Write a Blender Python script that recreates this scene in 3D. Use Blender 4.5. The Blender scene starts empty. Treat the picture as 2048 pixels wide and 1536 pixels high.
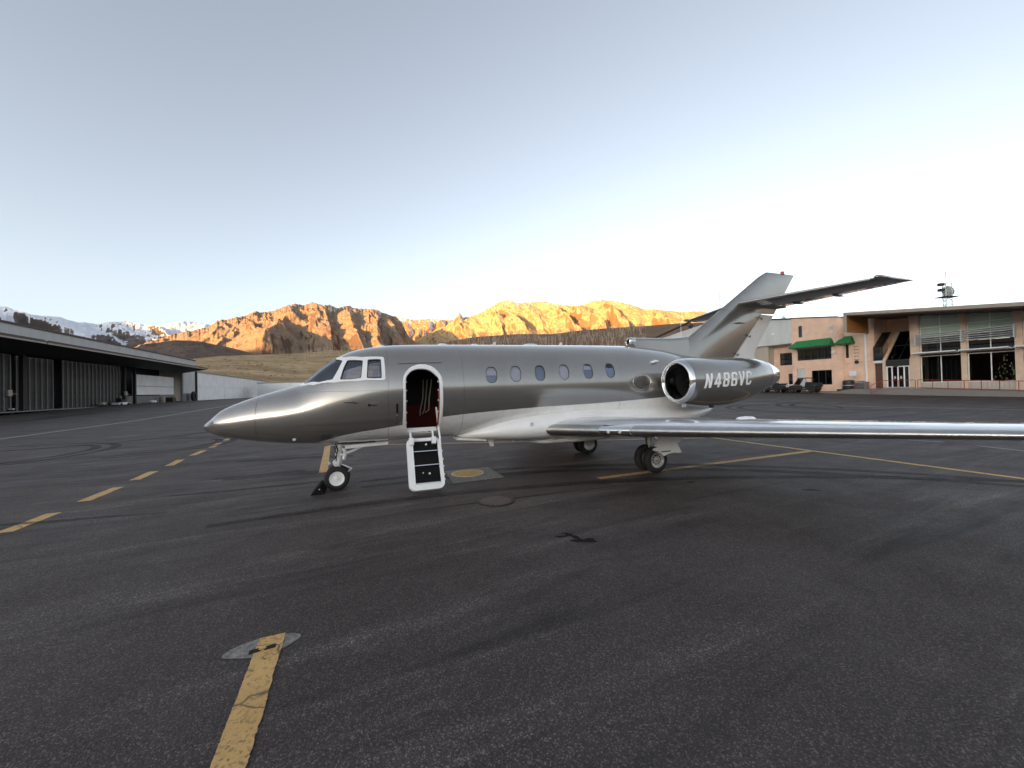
import bpy, bmesh, math, random
import numpy as np
from mathutils import Vector, Matrix
R = math.radians
random.seed(7)
scene = bpy.context.scene
COL = scene.collection

# ---------------------------------------------------------------- camera
cam_d = bpy.data.cameras.new('camera')
cam_d.sensor_fit = 'HORIZONTAL'; cam_d.sensor_width = 36.0
cam_d.lens = 782.25 / 2048 * 36.0
cam_d.clip_start = 0.05; cam_d.clip_end = 60000
cam = bpy.data.objects.new('camera', cam_d); COL.objects.link(cam)
cam.matrix_world = Matrix.Translation((0, 0, 1.906)) @ Matrix.Rotation(R(90) + math.atan(9.58 / 782.25), 4, 'X') @ Matrix.Rotation(-0.023, 4, 'Z')
scene.camera = cam

# ---------------------------------------------------------------- sky, sun, exposure
SUN_AZ = R(-147.0)            # from +Y, clockwise: behind the camera, to the left
SUN_EL = R(4.5)
world = bpy.data.worlds.new('World'); scene.world = world; world.use_nodes = True
wn = world.node_tree.nodes; wl = world.node_tree.links
for n_ in list(wn): wn.remove(n_)
sky = wn.new('ShaderNodeTexSky'); sky.sky_type = 'NISHITA'; sky.sun_disc = False
sky.sun_elevation = SUN_EL; sky.sun_rotation = SUN_AZ
sky.altitude = 2000; sky.air_density = 1.0; sky.dust_density = 8.0; sky.ozone_density = 1.5
hs = wn.new('ShaderNodeHueSaturation'); hs.inputs['Saturation'].default_value = 0.42
bg = wn.new('ShaderNodeBackground'); bg.inputs['Strength'].default_value = 0.15
wo = wn.new('ShaderNodeOutputWorld')
wl.new(sky.outputs[0], hs.inputs['Color']); wl.new(hs.outputs[0], bg.inputs[0]); wl.new(bg.outputs[0], wo.inputs[0])
sun_d = bpy.data.lights.new('sun', 'SUN'); sun_d.energy = 5.0; sun_d.angle = R(0.5); sun_d.color = (1.0, 0.51, 0.16)
sun = bpy.data.objects.new('sun', sun_d); COL.objects.link(sun)
to_sun = Vector((math.sin(SUN_AZ) * math.cos(SUN_EL), math.cos(SUN_AZ) * math.cos(SUN_EL), math.sin(SUN_EL)))
sun.rotation_euler = (-to_sun).to_track_quat('-Z', 'Y').to_euler()
sun.location = (-30, -20, 60)
vs = scene.view_settings
vs.view_transform = 'Standard'; vs.look = 'None'; vs.gamma = 1.0; vs.use_curve_mapping = False
vs.exposure = 1.9

# ---------------------------------------------------------------- helpers
def tag(o, label=None, cat=None, group=None, kind=None):
    if label: o['label'] = label
    if cat: o['category'] = cat
    if group: o['group'] = group
    if kind: o['kind'] = kind
    return o

def empty(name, loc=(0, 0, 0), rz=0.0, parent=None):
    o = bpy.data.objects.new(name, None); COL.objects.link(o)
    o.location = loc; o.rotation_euler = (0, 0, rz)
    o.empty_display_size = 0.2
    if parent: o.parent = parent
    return o

def copy_tree(o, parent=None):
    c = o.copy(); COL.objects.link(c)
    if parent: c.parent = parent
    for ch in [x for x in bpy.data.objects if x.parent == o]:
        copy_tree(ch, c)
    return c

class MB:
    def __init__(s): s.v = []; s.f = []
    def add(s, vs_, fs):
        b = len(s.v); s.v += [tuple(map(float, p)) for p in vs_]; s.f += [tuple(b + i for i in f) for f in fs]; return s
    def box(s, x0, x1, y0, y1, z0, z1):
        if x0 > x1: x0, x1 = x1, x0
        if y0 > y1: y0, y1 = y1, y0
        if z0 > z1: z0, z1 = z1, z0
        return s.add([(x0,y0,z0),(x1,y0,z0),(x1,y1,z0),(x0,y1,z0),(x0,y0,z1),(x1,y0,z1),(x1,y1,z1),(x0,y1,z1)],
                     [(0,3,2,1),(4,5,6,7),(0,1,5,4),(1,2,6,5),(2,3,7,6),(3,0,4,7)])
    def hexa(s, p):   # 8 corner points, bottom 4 then top 4
        return s.add(p, [(0,3,2,1),(4,5,6,7),(0,1,5,4),(1,2,6,5),(2,3,7,6),(3,0,4,7)])
    def loft(s, rings, cap0=True, cap1=True, closed=True):
        n = len(rings[0]); b = len(s.v)
        for r in rings: s.v += [tuple(map(float, p)) for p in r]
        m = n if closed else n - 1
        for i in range(len(rings) - 1):
            for j in range(m):
                k = (j + 1) % n
                s.f.append((b+i*n+j, b+i*n+k, b+(i+1)*n+k, b+(i+1)*n+j))
        if cap0: s.f.append(tuple(b + j for j in reversed(range(n))))
        if cap1: s.f.append(tuple(b + (len(rings)-1)*n + j for j in range(n)))
        return s
    def tube(s, pts, r, n=8, cap=True):
        pts = [Vector(p) for p in pts]; rr = r if isinstance(r, (list, tuple)) else [r] * len(pts)
        rings = []; ref = None
        for i, p in enumerate(pts):
            d = (pts[min(i+1, len(pts)-1)] - pts[max(i-1, 0)]).normalized()
            if ref is None:
                ref = Vector((0,0,1)) if abs(d.z) < .9 else Vector((1,0,0))
            u = d.cross(ref).normalized(); w = u.cross(d).normalized(); ref = w
            rings.append([p + (u*math.cos(2*math.pi*k/n) + w*math.sin(2*math.pi*k/n)) * rr[i] for k in range(n)])
        return s.loft(rings, cap, cap)
    def lathe(s, prof, origin, axis='x', n=32, cap=False):  # prof: (along, radius)
        rings = []
        for a_, r_ in prof:
            ring = []
            for k in range(n):
                c, q = math.cos(2*math.pi*k/n) * r_, math.sin(2*math.pi*k/n) * r_
                p = {'x': (a_, c, q), 'y': (c, a_, -q), 'z': (c, q, a_)}[axis]
                ring.append((origin[0]+p[0], origin[1]+p[1], origin[2]+p[2]))
            rings.append(ring)
        return s.loft(rings, cap, cap)
    def prism(s, poly, y0, y1, axis='y'):  # poly in the other two axes
        n = len(poly); P = []
        for y in (y0, y1):
            for a_, b_ in poly:
                P.append({'y': (a_, y, b_), 'x': (y, a_, b_), 'z': (a_, b_, y)}[axis])
        fs = [tuple(range(n)), tuple(reversed(range(n, 2*n)))] + [(j, n+j, n+(j+1) % n, (j+1) % n) for j in range(n)]
        return s.add(P, fs)
    def build(s, name, mat=None, parent=None, smooth=False, fix=True, angle=35):
        me = bpy.data.meshes.new(name)
        me.from_pydata(s.v, [], s.f)
        if fix:
            bm = bmesh.new(); bm.from_mesh(me); bmesh.ops.recalc_face_normals(bm, faces=bm.faces); bm.to_mesh(me); bm.free()
        if smooth:
            me.polygons.foreach_set('use_smooth', [True] * len(me.polygons))
            me.set_sharp_from_angle(angle=R(angle))
        if mat:
            for m_ in (mat if isinstance(mat, list) else [mat]): me.materials.append(m_)
        me.update()
        o = bpy.data.objects.new(name, me); COL.objects.link(o)
        if parent: o.parent = parent
        return o

# ---------------------------------------------------------------- numpy noise
_rng = np.random.RandomState(11)
_perm = np.concatenate([_rng.permutation(512)] * 3)
_ga = _rng.rand(512) * 2 * np.pi
_gx, _gy = np.cos(_ga), np.sin(_ga)
def perlin(x, y):
    x = np.asarray(x, float); y = np.asarray(y, float)
    xi = np.floor(x).astype(int); yi = np.floor(y).astype(int); xf = x - xi; yf = y - yi
    u = xf**3 * (xf*(xf*6 - 15) + 10); v = yf**3 * (yf*(yf*6 - 15) + 10)
    def g(ix, iy, dx, dy):
        h_ = _perm[(_perm[ix & 511] + iy) & 511]; return _gx[h_]*dx + _gy[h_]*dy
    a_ = g(xi, yi, xf, yf); b_ = g(xi+1, yi, xf-1, yf); c_ = g(xi, yi+1, xf, yf-1); d_ = g(xi+1, yi+1, xf-1, yf-1)
    return (a_*(1-u) + b_*u)*(1-v) + (c_*(1-u) + d_*u)*v
def fbm(x, y, o=5, gain=.5):
    s_ = 0; a_ = 1.
    for i in range(o): s_ = s_ + a_*perlin(x*2**i + 17*i, y*2**i + 31*i); a_ *= gain
    return s_
def ridged(x, y, o=5, gain=.5):
    s_ = 0; a_ = 1.; t_ = 0
    for i in range(o): s_ = s_ + a_*(1 - 2.2*np.abs(perlin(x*2**i + 11*i, y*2**i + 7*i))); t_ += a_; a_ *= gain
    return s_/t_
def sstep(a_, b_, x):
    t_ = np.clip((np.asarray(x, float) - a_)/(b_ - a_), 0, 1); return t_*t_*(3 - 2*t_)
def gz(y): return .75*sstep(25, 75, y)          # the apron rises a little towards the buildings

# ---------------------------------------------------------------- materials
class NT:
    def __init__(s, name):
        s.m = bpy.data.materials.new(name); s.m.use_nodes = True
        s.t = s.m.node_tree; s.n = s.t.nodes; s.l = s.t.links
        s.p = s.n['Principled BSDF']; s.out = s.n['Material Output']
    def node(s, kind, **kw):
        n_ = s.n.new(kind)
        for k, v in kw.items(): setattr(n_, k, v)
        return n_
    def link(s, a_, b_): s.l.new(a_, b_); return s
    def val(s, sock, v):
        if hasattr(v, 'is_output') or isinstance(v, bpy.types.NodeSocket): s.l.new(v, sock)
        else: sock.default_value = v
    def coord(s, kind='Object', scale=(1,1,1), rot=(0,0,0)):
        t_ = s.node('ShaderNodeTexCoord'); mp = s.node('ShaderNodeMapping')
        mp.inputs['Scale'].default_value = scale; mp.inputs['Rotation'].default_value = rot
        s.link(t_.outputs[kind], mp.inputs['Vector']); return mp.outputs[0]
    def noise(s, vec, scale, detail=4, rough=.55, dist=0):
        n_ = s.node('ShaderNodeTexNoise'); n_.inputs['Scale'].default_value = scale; n_.inputs['Detail'].default_value = detail
        n_.inputs['Roughness'].default_value = rough; n_.inputs['Distortion'].default_value = dist
        s.link(vec, n_.inputs['Vector']); return n_.outputs['Fac']
    def ramp(s, fac, stops, mode='LINEAR'):
        r_ = s.node('ShaderNodeValToRGB'); e = r_.color_ramp.elements; r_.color_ramp.interpolation = mode
        while len(e) < len(stops): e.new(.5)
        for i, (p_, c_) in enumerate(stops):
            e[i].position = p_; e[i].color = (*c_, 1) if not isinstance(c_, (int, float)) else (c_, c_, c_, 1)
        s.val(r_.inputs[0], fac); return r_.outputs[0]
    def math(s, op, a_, b_=0., c_=0., clamp=False):
        n_ = s.node('ShaderNodeMath', operation=op, use_clamp=clamp)
        s.val(n_.inputs[0], a_); s.val(n_.inputs[1], b_); s.val(n_.inputs[2], c_); return n_.outputs[0]
    def mix(s, fac, a_, b_, bt='MIX'):
        n_ = s.node('ShaderNodeMix', data_type='RGBA', blend_type=bt)
        s.val(n_.inputs[0], fac)
        for k, v in ((6, a_), (7, b_)):
            if isinstance(v, tuple): v = (*v[:3], 1)
            s.val(n_.inputs[k], v)
        return n_.outputs[2]
    def bump(s, h_, strength=.3, dist=.01):
        b_ = s.node('ShaderNodeBump'); b_.inputs['Strength'].default_value = strength; b_.inputs['Distance'].default_value = dist
        s.link(h_, b_.inputs['Height']); s.link(b_.outputs[0], s.p.inputs['Normal'])
    def set(s, **kw):
        nm = dict(col='Base Color', rough='Roughness', metal='Metallic', coat='Coat Weight', coatr='Coat Roughness', spec='Specular IOR Level', alpha='Alpha', emit='Emission Color', es='Emission Strength', trans='Transmission Weight')
        for k, v in kw.items():
            if isinstance(v, tuple) and len(v) == 3: v = (*v, 1)
            s.val(s.p.inputs[nm[k]], v)
        return s

def pm(name, col, rough=.6, metal=0., var=.14, scale=3., bump=0., bscale=40., coat=0., spec=.5, stretch=(1,1,1)):
    n = NT(name); v = n.coord('Object', stretch)
    f = n.noise(v, scale, 5, .6)
    lo = tuple(c*(1-var) for c in col); hi = tuple(min(1, c*(1+var)) for c in col)
    n.set(col=n.ramp(f, [(.3, lo), (.7, hi)]), rough=rough, metal=metal, coat=coat, coatr=.03, spec=spec)
    if var:
        g = n.noise(v, scale*3.1, 3)
        n.set(rough=n.math('MULTIPLY_ADD', g, rough*.25, rough*.88))
    if bump: n.bump(n.noise(v, bscale, 3), bump, .01)
    return n.m
M = {}
def make_asphalt():
    n = NT('asphalt')
    v = n.coord('Object'); vs_ = n.coord('Object', (1, 1, 1), (0, 0, R(-26)))
    mp_ = n.node('ShaderNodeMapping'); mp_.inputs['Scale'].default_value = (.22, 1.9, 1); n.link(vs_, mp_.inputs['Vector']); vs_ = mp_.outputs[0]
    big = n.noise(v, .12, 4, .6); mid = n.noise(v, .9, 5, .65); st = n.noise(vs_, .75, 7, .68, .5); st2 = n.noise(vs_, 1.7, 5, .6, .3)
    fine = n.noise(v, 55, 3, .75); fine2 = n.noise(v, 170, 2, .7)
    vor = n.node('ShaderNodeTexVoronoi'); vor.inputs['Scale'].default_value = 120; n.link(v, vor.inputs['Vector'])
    base = n.ramp(big, [(.28, (.047, .036, .032)), (.72, (.095, .074, .066))])
    base = n.mix(n.ramp(mid, [(.35, 0.), (.75, .5)]), base, (.036, .027, .024))
    scuff = n.math('MULTIPLY', n.ramp(st, [(.50, 0.), (.68, 1.)]), n.ramp(st2, [(.34, 0.), (.62, 1.)]))
    scuff = n.math('MULTIPLY', scuff, n.ramp(n.noise(v, 28, 4, .75), [(.34, .25), (.62, 1.)]))
    base = n.mix(n.math('MULTIPLY', scuff, .85), base, (.215, .185, .165))
    dark = n.ramp(n.noise(vs_, .8, 5, .6, 1.2), [(.52, 0.), (.68, .8)])
    base = n.mix(dark, base, (.022, .016, .0145))
    # crushed stone: each stone its own tone, a few pale ones
    cell = n.node('ShaderNodeSeparateColor'); n.link(vor.outputs['Color'], cell.inputs[0])
    stone = n.ramp(cell.outputs[0], [(.0, .45), (.55, .95), (.82, 1.3), (.95, 3.0)])
    base = n.mix(1., base, stone, 'MULTIPLY')
    base = n.mix(n.math('MULTIPLY', n.ramp(fine2, [(.35, .5), (.7, 0.)]), .8), base, (.015, .013, .013))
    n.set(col=base, rough=n.ramp(mid, [(.3, .62), (.7, .8)]), spec=.42)
    hh = n.math('ADD', n.math('MULTIPLY', vor.outputs['Distance'], -1.0), n.math('MULTIPLY', fine, .6))
    n.bump(hh, .55, .006)
    return n.m
M['asphalt'] = make_asphalt()

def make_line(name, col, dirt=(.05, .043, .04), wear=.75):
    n = NT(name); v = n.coord('Object'); a_ = n.noise(v, 3.5, 6, .7); b_ = n.noise(v, 40, 4, .7); c_ = n.noise(v, 11, 5, .6, .8)
    base = n.ramp(a_, [(.3, tuple(x*.78 for x in col)), (.7, col)])
    vor = n.node('ShaderNodeTexVoronoi', feature='DISTANCE_TO_EDGE'); vor.inputs['Scale'].default_value = 1.6
    wv = n.node('ShaderNodeMix', data_type='RGBA'); wv.inputs[0].default_value = .12; n.link(v, wv.inputs[6])
    nz = n.node('ShaderNodeTexNoise'); nz.inputs['Scale'].default_value = 5; n.link(v, nz.inputs['Vector']); n.link(nz.outputs['Color'], wv.inputs[7])
    n.link(wv.outputs[2], vor.inputs['Vector'])
    crack = n.ramp(vor.outputs['Distance'], [(.0, .9), (.014, 0.)])
    m_ = n.math('MAXIMUM', crack, n.math('MULTIPLY', n.ramp(b_, [(.50, 0.), (.62, 1.)]), n.ramp(c_, [(.42, 0.), (.60, wear)])))
    n.set(col=n.mix(m_, base, dirt), rough=.72, spec=.35)
    n.bump(b_, .35, .003)
    return n.m
M['yellow'] = make_line('yellow_paint', (.64, .395, .15))
M['white_line'] = make_line('white_paint', (.42, .40, .37), wear=.9)

def make_tyremark():
    n = NT('tyre_rubber_mark'); v = n.coord('Object'); f = n.noise(v, 1.3, 5, .7); g = n.noise(v, 30, 3, .7)
    n.set(col=(.018, .016, .016), rough=.75)
    n.set(alpha=n.math('MULTIPLY', n.ramp(f, [(.32, .25), (.68, .85)]), n.ramp(g, [(.35, .6), (.65, 1.)])))
    return n.m
M['skid'] = make_tyremark()
M['oil'] = pm('oil_stain', (.010, .008, .008), .6, var=.3, scale=30, spec=.1)
M['concrete'] = pm('concrete', (.21, .195, .18), .85, var=.5, scale=22, bump=.6, bscale=90)
M['paleyellow'] = pm('pale_yellow_paint', (.66, .53, .27), .7, var=.3, scale=16, bump=.3, bscale=60)
M['worniron'] = pm('worn_iron', (.13, .11, .10), .5, .3, var=.3, scale=20)
M['dishgrey'] = pm('dish_grey', (.42, .46, .43), .6, var=.1)
M['iron'] = pm('cast_iron', (.045, .036, .033), .55, .4, var=.3, scale=20, bump=.2)
M['holeshade'] = pm('hole_shade', (.006, .006, .006), .9, var=.1)  # black colour standing for the shade inside holes and ducts

# --- aircraft
def make_fuselage():
    n = NT('aircraft_paint'); tc = n.node('ShaderNodeTexCoord'); sx = n.node('ShaderNodeSeparateXYZ'); n.link(tc.outputs['Object'], sx.inputs[0])
    fc = n.node('ShaderNodeFloatCurve'); cv = fc.mapping.curves[0]
    pts = [(-2.5, .2), (-.62, .2), (-.45, .90), (-.367, .96), (-.1, 1.045), (.25, 1.131), (.78, 1.205), (1.33, 1.28), (1.97, 1.385), (2.9, 1.452), (3.9, 1.497), (5.5, 1.54), (6.9, 1.6), (8, 1.66), (12., 1.8)]
    X = lambda s_: (s_ + 2.5)/14.5
    while len(cv.points) < len(pts): cv.points.new(.5, .5)
    for p_, (s_, z_) in zip(cv.points, pts): p_.location = (X(s_), z_/2); p_.handle_type = 'VECTOR' if s_ < -.5 else 'AUTO'
    fc.mapping.update()
    n.val(fc.inputs['Value'], n.math('DIVIDE', n.math('ADD', sx.outputs[0], 2.5), 14.5))
    zb = n.math('MULTIPLY', fc.outputs[0], 2.)
    white = n.math('LESS_THAN', sx.outputs[2], zb)
    seam = None
    for s0, w0 in ((-1.30, .005), (.935, .0035), (2.36, .0035), (6.05, .003)):
        c_ = n.math('COMPARE', sx.outputs[0], s0, w0)
        seam = c_ if seam is None else n.math('MAXIMUM', seam, c_)
    h1 = n.math('MULTIPLY', n.math('COMPARE', sx.outputs[2], 1.93, .003), n.math('LESS_THAN', sx.outputs[0], .93))
    h1 = n.math('MULTIPLY', h1, n.math('GREATER_THAN', sx.outputs[0], -.45)); seam = n.math('MAXIMUM', seam, h1)
    faint = None
    for s0 in (3.2, 4.32, 5.48, 7.1, 8.3): c_ = n.math('COMPARE', sx.outputs[0], s0, .0025); faint = c_ if faint is None else n.math('MAXIMUM', faint, c_)
    for z0, w0 in ((2.56, .0025), (1.70, .0025)): faint = n.math('MAXIMUM', faint, n.math('MULTIPLY', n.math('COMPARE', sx.outputs[2], z0, w0), n.math('GREATER_THAN', sx.outputs[0], 2.36)))
    seam = n.math('MAXIMUM', seam, n.math('MULTIPLY', faint, .38))
    f = n.noise(tc.outputs['Object'], 1.4, 5, .6); g = n.noise(tc.outputs['Object'], 9, 4, .6)
    sil = n.ramp(f, [(.3, (.345, .325, .298)), (.7, (.39, .37, .34))])
    wh = n.ramp(g, [(.3, (.80, .79, .77)), (.7, (.88, .875, .86))])
    col = n.mix(white, sil, wh)
    col = n.mix(n.math('MULTIPLY', seam, .75), col, (.05, .05, .05))
    n.set(col=col, metal=n.math('MULTIPLY_ADD', white, -.76, .76), rough=n.math('MULTIPLY_ADD', g, .06, .18), coat=1., coatr=.02)
    wob = n.noise(n.coord('Object', (1, 1, 1)), 3.2, 2, .5)
    b_ = n.node('ShaderNodeBump'); b_.inputs['Strength'].default_value = .05; b_.inputs['Distance'].default_value = .012
    n.link(wob, b_.inputs['Height']); n.link(b_.outputs[0], n.p.inputs['Coat Normal'])
    return n.m
M['fuselage'] = make_fuselage()
def paint(name, col, metal=0., rough=.3, coat=1.):
    n = NT(name); v = n.coord('Object'); f = n.noise(v, 2, 5, .6); g = n.noise(v, 14, 4, .65)
    n.set(col=n.ramp(f, [(.3, tuple(c*.92 for c in col)), (.7, tuple(min(1, c*1.05) for c in col))]), metal=metal, rough=n.math('MULTIPLY_ADD', g, .1, rough-.05), coat=coat, coatr=.02)
    return n.m
M['silver'] = paint('silver_paint', (.355, .336, .308), .78, .2)
M['jetwhite'] = paint('white_aircraft_paint', (.86, .855, .84), 0, .3)
M['wingpaint'] = paint('wing_paint', (.60, .615, .65), .15, .3)
M['chrome'] = pm('polished_metal', (.82, .81, .79), .12, 1., var=.05, scale=5)
M['lemetal'] = pm('brushed_leading_edge', (.55, .54, .52), .36, 1., var=.10, scale=6)
M['rubber'] = pm('tyre_rubber', (.014, .013, .013), .75, var=.2, scale=20, bump=.1)
M['hubwhite'] = pm('wheel_white', (.78, .78, .76), .4, var=.06, scale=20)
M['hubgrey'] = pm('wheel_grey', (.42, .41, .39), .4, .5, var=.2, scale=30)
M['gearwhite'] = pm('gear_white', (.74, .74, .72), .35, var=.1, scale=15)
M['darkmetal'] = pm('dark_metal', (.05, .05, .05), .45, .6, var=.2)
M['blackstep'] = pm('black_grip', (.008, .008, .008), .8, spec=.15, var=.3, scale=30, bump=.2, bscale=200)
M['cabindark'] = pm('cabin_lining', (.035, .028, .024), .7)
M['carpet'] = pm('red_carpet', (.11, .012, .010), .95, var=.2, scale=30, bump=.2, bscale=250)
M['leather'] = pm('brown_leather', (.16, .07, .045), .5, var=.15, scale=12)
M['shade'] = pm('window_shade', (.80, .71, .66), .7, var=.04)
M['skyblue'] = pm('window_sky_blue', (.21, .23, .30), .6, var=.05)  # blue of the reflected sky, painted on a plate behind the glass
M['cream'] = pm('cream_cable', (.45, .40, .30), .5)
M['red'] = pm('red_lens', (.45, .03, .02), .25, var=.05, coat=1)
M['lens'] = pm('lamp_lens', (.75, .76, .78), .08, .3, var=.05, coat=1)
M['letters'] = pm('white_lettering', (.85, .85, .84), .4, var=.03)
def make_glass(name, tint, mn=.10, gloss=(.9, .93, 1.), wav=.03):
    n = NT(name); n.n.remove(n.p)
    tr = n.node('ShaderNodeBsdfTransparent'); tr.inputs[0].default_value = (*tint, 1)
    gl = n.node('ShaderNodeBsdfGlossy'); gl.inputs['Roughness'].default_value = .015; gl.inputs[0].default_value = (*gloss, 1)
    fr = n.node('ShaderNodeFresnel'); fr.inputs[0].default_value = 1.5
    nz = n.noise(n.coord('Object'), 1.5, 2); bp = n.node('ShaderNodeBump'); bp.inputs['Strength'].default_value = wav; bp.inputs['Distance'].default_value = .02
    n.link(nz, bp.inputs['Height']); n.link(bp.outputs[0], gl.inputs['Normal'])
    mx = n.node('ShaderNodeMixShader'); n.val(mx.inputs[0], n.math('MAXIMUM', fr.outputs[0], mn))
    n.link(tr.outputs[0], mx.inputs[1]); n.link(gl.outputs[0], mx.inputs[2]); n.link(mx.outputs[0], n.out.inputs[0])
    return n.m
M['glass'] = make_glass('aircraft_glass', (.85, .86, .88), .15)
M['cabinglass'] = make_glass('cabin_glass', (.92, .93, .96), .09, (.85, .9, 1.))
M['bglass'] = make_glass('building_glass', (.45, .47, .45), .10, wav=.008)
M['reflpane'] = pm('painted_green_reflection', (.42, .54, .45), .06, var=.08, scale=.6, coat=1)  # sky reflection and pale ceiling painted in as one opaque pane colour
# --- buildings
M['pink'] = pm('pink_stucco', (.82, .56, .41), .9, var=.10, scale=1.2, bump=.25, bscale=30)
M['tan'] = pm('tan_stucco', (.68, .51, .38), .9, var=.12, scale=1.2, bump=.25, bscale=30)
def siding(name, col, pitch=.3, axis=0, rough=.5):
    n = NT(name); tc = n.node('ShaderNodeTexCoord'); sx = n.node('ShaderNodeSeparateXYZ'); n.link(tc.outputs['Object'], sx.inputs[0])
    fr = n.math('FRACT', n.math('DIVIDE', sx.outputs[axis], pitch)); rib = n.ramp(n.math('ABSOLUTE', n.math('SUBTRACT', fr, .5)), [(.36, 0.), (.44, 1.)])
    f = n.noise(n.coord('Object', (1, 1, .25)), .9, 5, .6)
    n.set(col=n.ramp(f, [(.3, tuple(c*.86 for c in col)), (.7, tuple(c*1.06 for c in col))]), rough=rough)
    n.bump(rib, .8, .03); return n.m
M['graysiding'] = siding('grey_metal_siding', (.64, .655, .63), .3)
M['tansiding'] = siding('tan_metal_siding', (.50, .44, .36), .33, 1)
M['hangarsiding'] = siding('hangar_siding', (.50, .51, .50), .35)
M['whitepanel'] = pm('white_hangar_panel', (.84, .82, .79), .6, var=.08, scale=.5)
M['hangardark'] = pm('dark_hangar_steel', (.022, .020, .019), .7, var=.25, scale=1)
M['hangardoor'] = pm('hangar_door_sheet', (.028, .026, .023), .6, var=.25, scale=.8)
M['ribpaint'] = pm('hangar_rib', (.21, .20, .185), .6, var=.2, scale=.8)
M['roofedge'] = pm('roof_edge_brown', (.07, .05, .042), .6, var=.15)
M['fascia'] = pm('fascia_tan', (.36, .31, .26), .6, var=.1)
M['wood'] = None
n = NT('cedar_plank'); v = n.coord('Object', (9, .6, 9)); f = n.noise(v, 1.5, 6, .6, .4)
n.set(col=n.ramp(f, [(.25, (.34, .13, .032)), (.75, (.56, .25, .075))]), rough=.5); n.bump(f, .2, .01); M['wood'] = n.m
M['soffit'] = pm('dark_soffit', (.065, .03, .018), .7, var=.2)
M['frame'] = pm('white_window_frame', (.80, .80, .77), .5, var=.06)
M['steelgrey'] = pm('galvanised_steel', (.62, .63, .63), .45, .3, var=.12, scale=6)
M['awning'] = pm('green_canvas', (.012, .20, .055), .75, var=.15, scale=2.5, bump=.15, bscale=60)
M['redrail'] = pm('red_rail_paint', (.30, .035, .022), .5, var=.15, scale=8)
M['cartblack'] = pm('black_plastic', (.016, .016, .017), .45, var=.2, scale=9)
M['signwhite'] = pm('sign_white', (.80, .80, .78), .5, var=.04)
M['acgrey'] = pm('unit_grey', (.27, .28, .285), .5, .2, var=.1)
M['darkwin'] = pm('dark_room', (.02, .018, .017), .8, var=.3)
M['roomwall'] = pm('lobby_wall', (.10, .055, .035), .8, var=.25, scale=.4)
M['ceiling'] = pm('lobby_ceiling', (.45, .46, .42), .8, var=.05)
M['block'] = pm('concrete_block', (.20, .19, .18), .85, var=.15, scale=2, bump=.2)
M['fir'] = pm('fir_needles', (.012, .03, .015), .7, var=.4, scale=9)
n = NT('fairy_light'); n.set(col=(.8, .7, .5), emit=(1., .78, .45), es=2.2); M['fairy'] = n.m
n = NT('tube_light'); n.set(col=(.9, .85, .8), emit=(1., .86, .72), es=1.1); M['tubelight'] = n.m
# --- land
def make_mountain(name, rock, grass, snowlo, snowhi, snowamt, dark=(.085, .055, .04), sc=1., aw=.8, slw=0., streak=None):
    n = NT(name); tc = n.node('ShaderNodeTexCoord'); v = tc.outputs['Object']
    geo = n.node('ShaderNodeNewGeometry'); sx = n.node('ShaderNodeSeparateXYZ'); n.link(geo.outputs['Position'], sx.inputs[0])
    sn = n.node('ShaderNodeSeparateXYZ'); n.link(geo.outputs['Normal'], sn.inputs[0])
    a_ = n.noise(v, .006*sc, 7, .65, .5); b_ = n.noise(v, .03*sc, 6, .7); c_ = n.noise(n.coord('Object', (1, 1, .25)), .05*sc, 6, .75)
    if streak is not None:
        q = v
        for rot, scl in (((0, 0, R(streak)), (1, 1, 1)), ((0, R(40), 0), (1, 1, 1)), ((0, 0, 0), (1, .45, .16))):
            mp = n.node('ShaderNodeMapping'); mp.inputs['Rotation'].default_value = rot; mp.inputs['Scale'].default_value = scl; n.link(q, mp.inputs['Vector']); q = mp.outputs[0]
        c_ = n.noise(q, .022*sc, 6, .68, .4)
    col = n.mix(n.ramp(a_, [(.4, 0.), (.6, 1.)]), rock, grass)
    col = n.mix(n.ramp(b_, [(.50, 0.), (.66, .75)]), col, dark)
    col = n.mix(n.ramp(c_, [(.42, .45), (.6, 0.)]), col, tuple(x*1.5 for x in rock))
    steep = n.ramp(sn.outputs[2], [(.48, 1.), (.66, 0.)]); col = n.mix(n.math('MULTIPLY', steep, .8), col, dark)
    hgt = n.math('DIVIDE', n.math('SUBTRACT', sx.outputs[2], snowlo), snowhi - snowlo)
    sh = n.node('ShaderNodeVectorMath', operation='DOT_PRODUCT'); n.link(geo.outputs['Normal'], sh.inputs[0]); sh.inputs[1].default_value = (-.8, -.6, .08)
    cold = n.math('MULTIPLY_ADD', sh.outputs['Value'], -.55, .12)
    sm = n.math('ADD', n.math('ADD', n.math('MULTIPLY', hgt, .6), cold), n.math('MULTIPLY_ADD', c_, 1.7, -1.0 + snowamt))
    sm = n.math('ADD', sm, n.math('MULTIPLY_ADD', a_, aw, -aw/2))
    if slw: sm = n.math('ADD', sm, n.math('MULTIPLY_ADD', sn.outputs[2], slw, -.72*slw))
    snow = n.ramp(sm, [(.42, 0.), (.52, 1.)])
    col = n.mix(snow, col, (.74, .76, .82))
    n.set(col=col, rough=.9, spec=.1)
    n.bump(n.math('ADD', b_, n.math('MULTIPLY', c_, .7)), .9, 9./sc)
    return n.m
M['mtn_centre'] = make_mountain('mountain_rock_and_grass', (.235, .178, .135), (.30, .205, .12), 420, 760, .03)
M['mtn_right'] = make_mountain('mountain_pale_rock', (.38, .265, .14), (.48, .34, .165), 480, 900, .14, (.15, .085, .045))
M['mtn_snow'] = make_mountain('mountain_snowy', (.13, .105, .095), (.11, .09, .08), 300, 900, .30, (.06, .05, .048), 1., .35, .5, 47)
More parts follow.
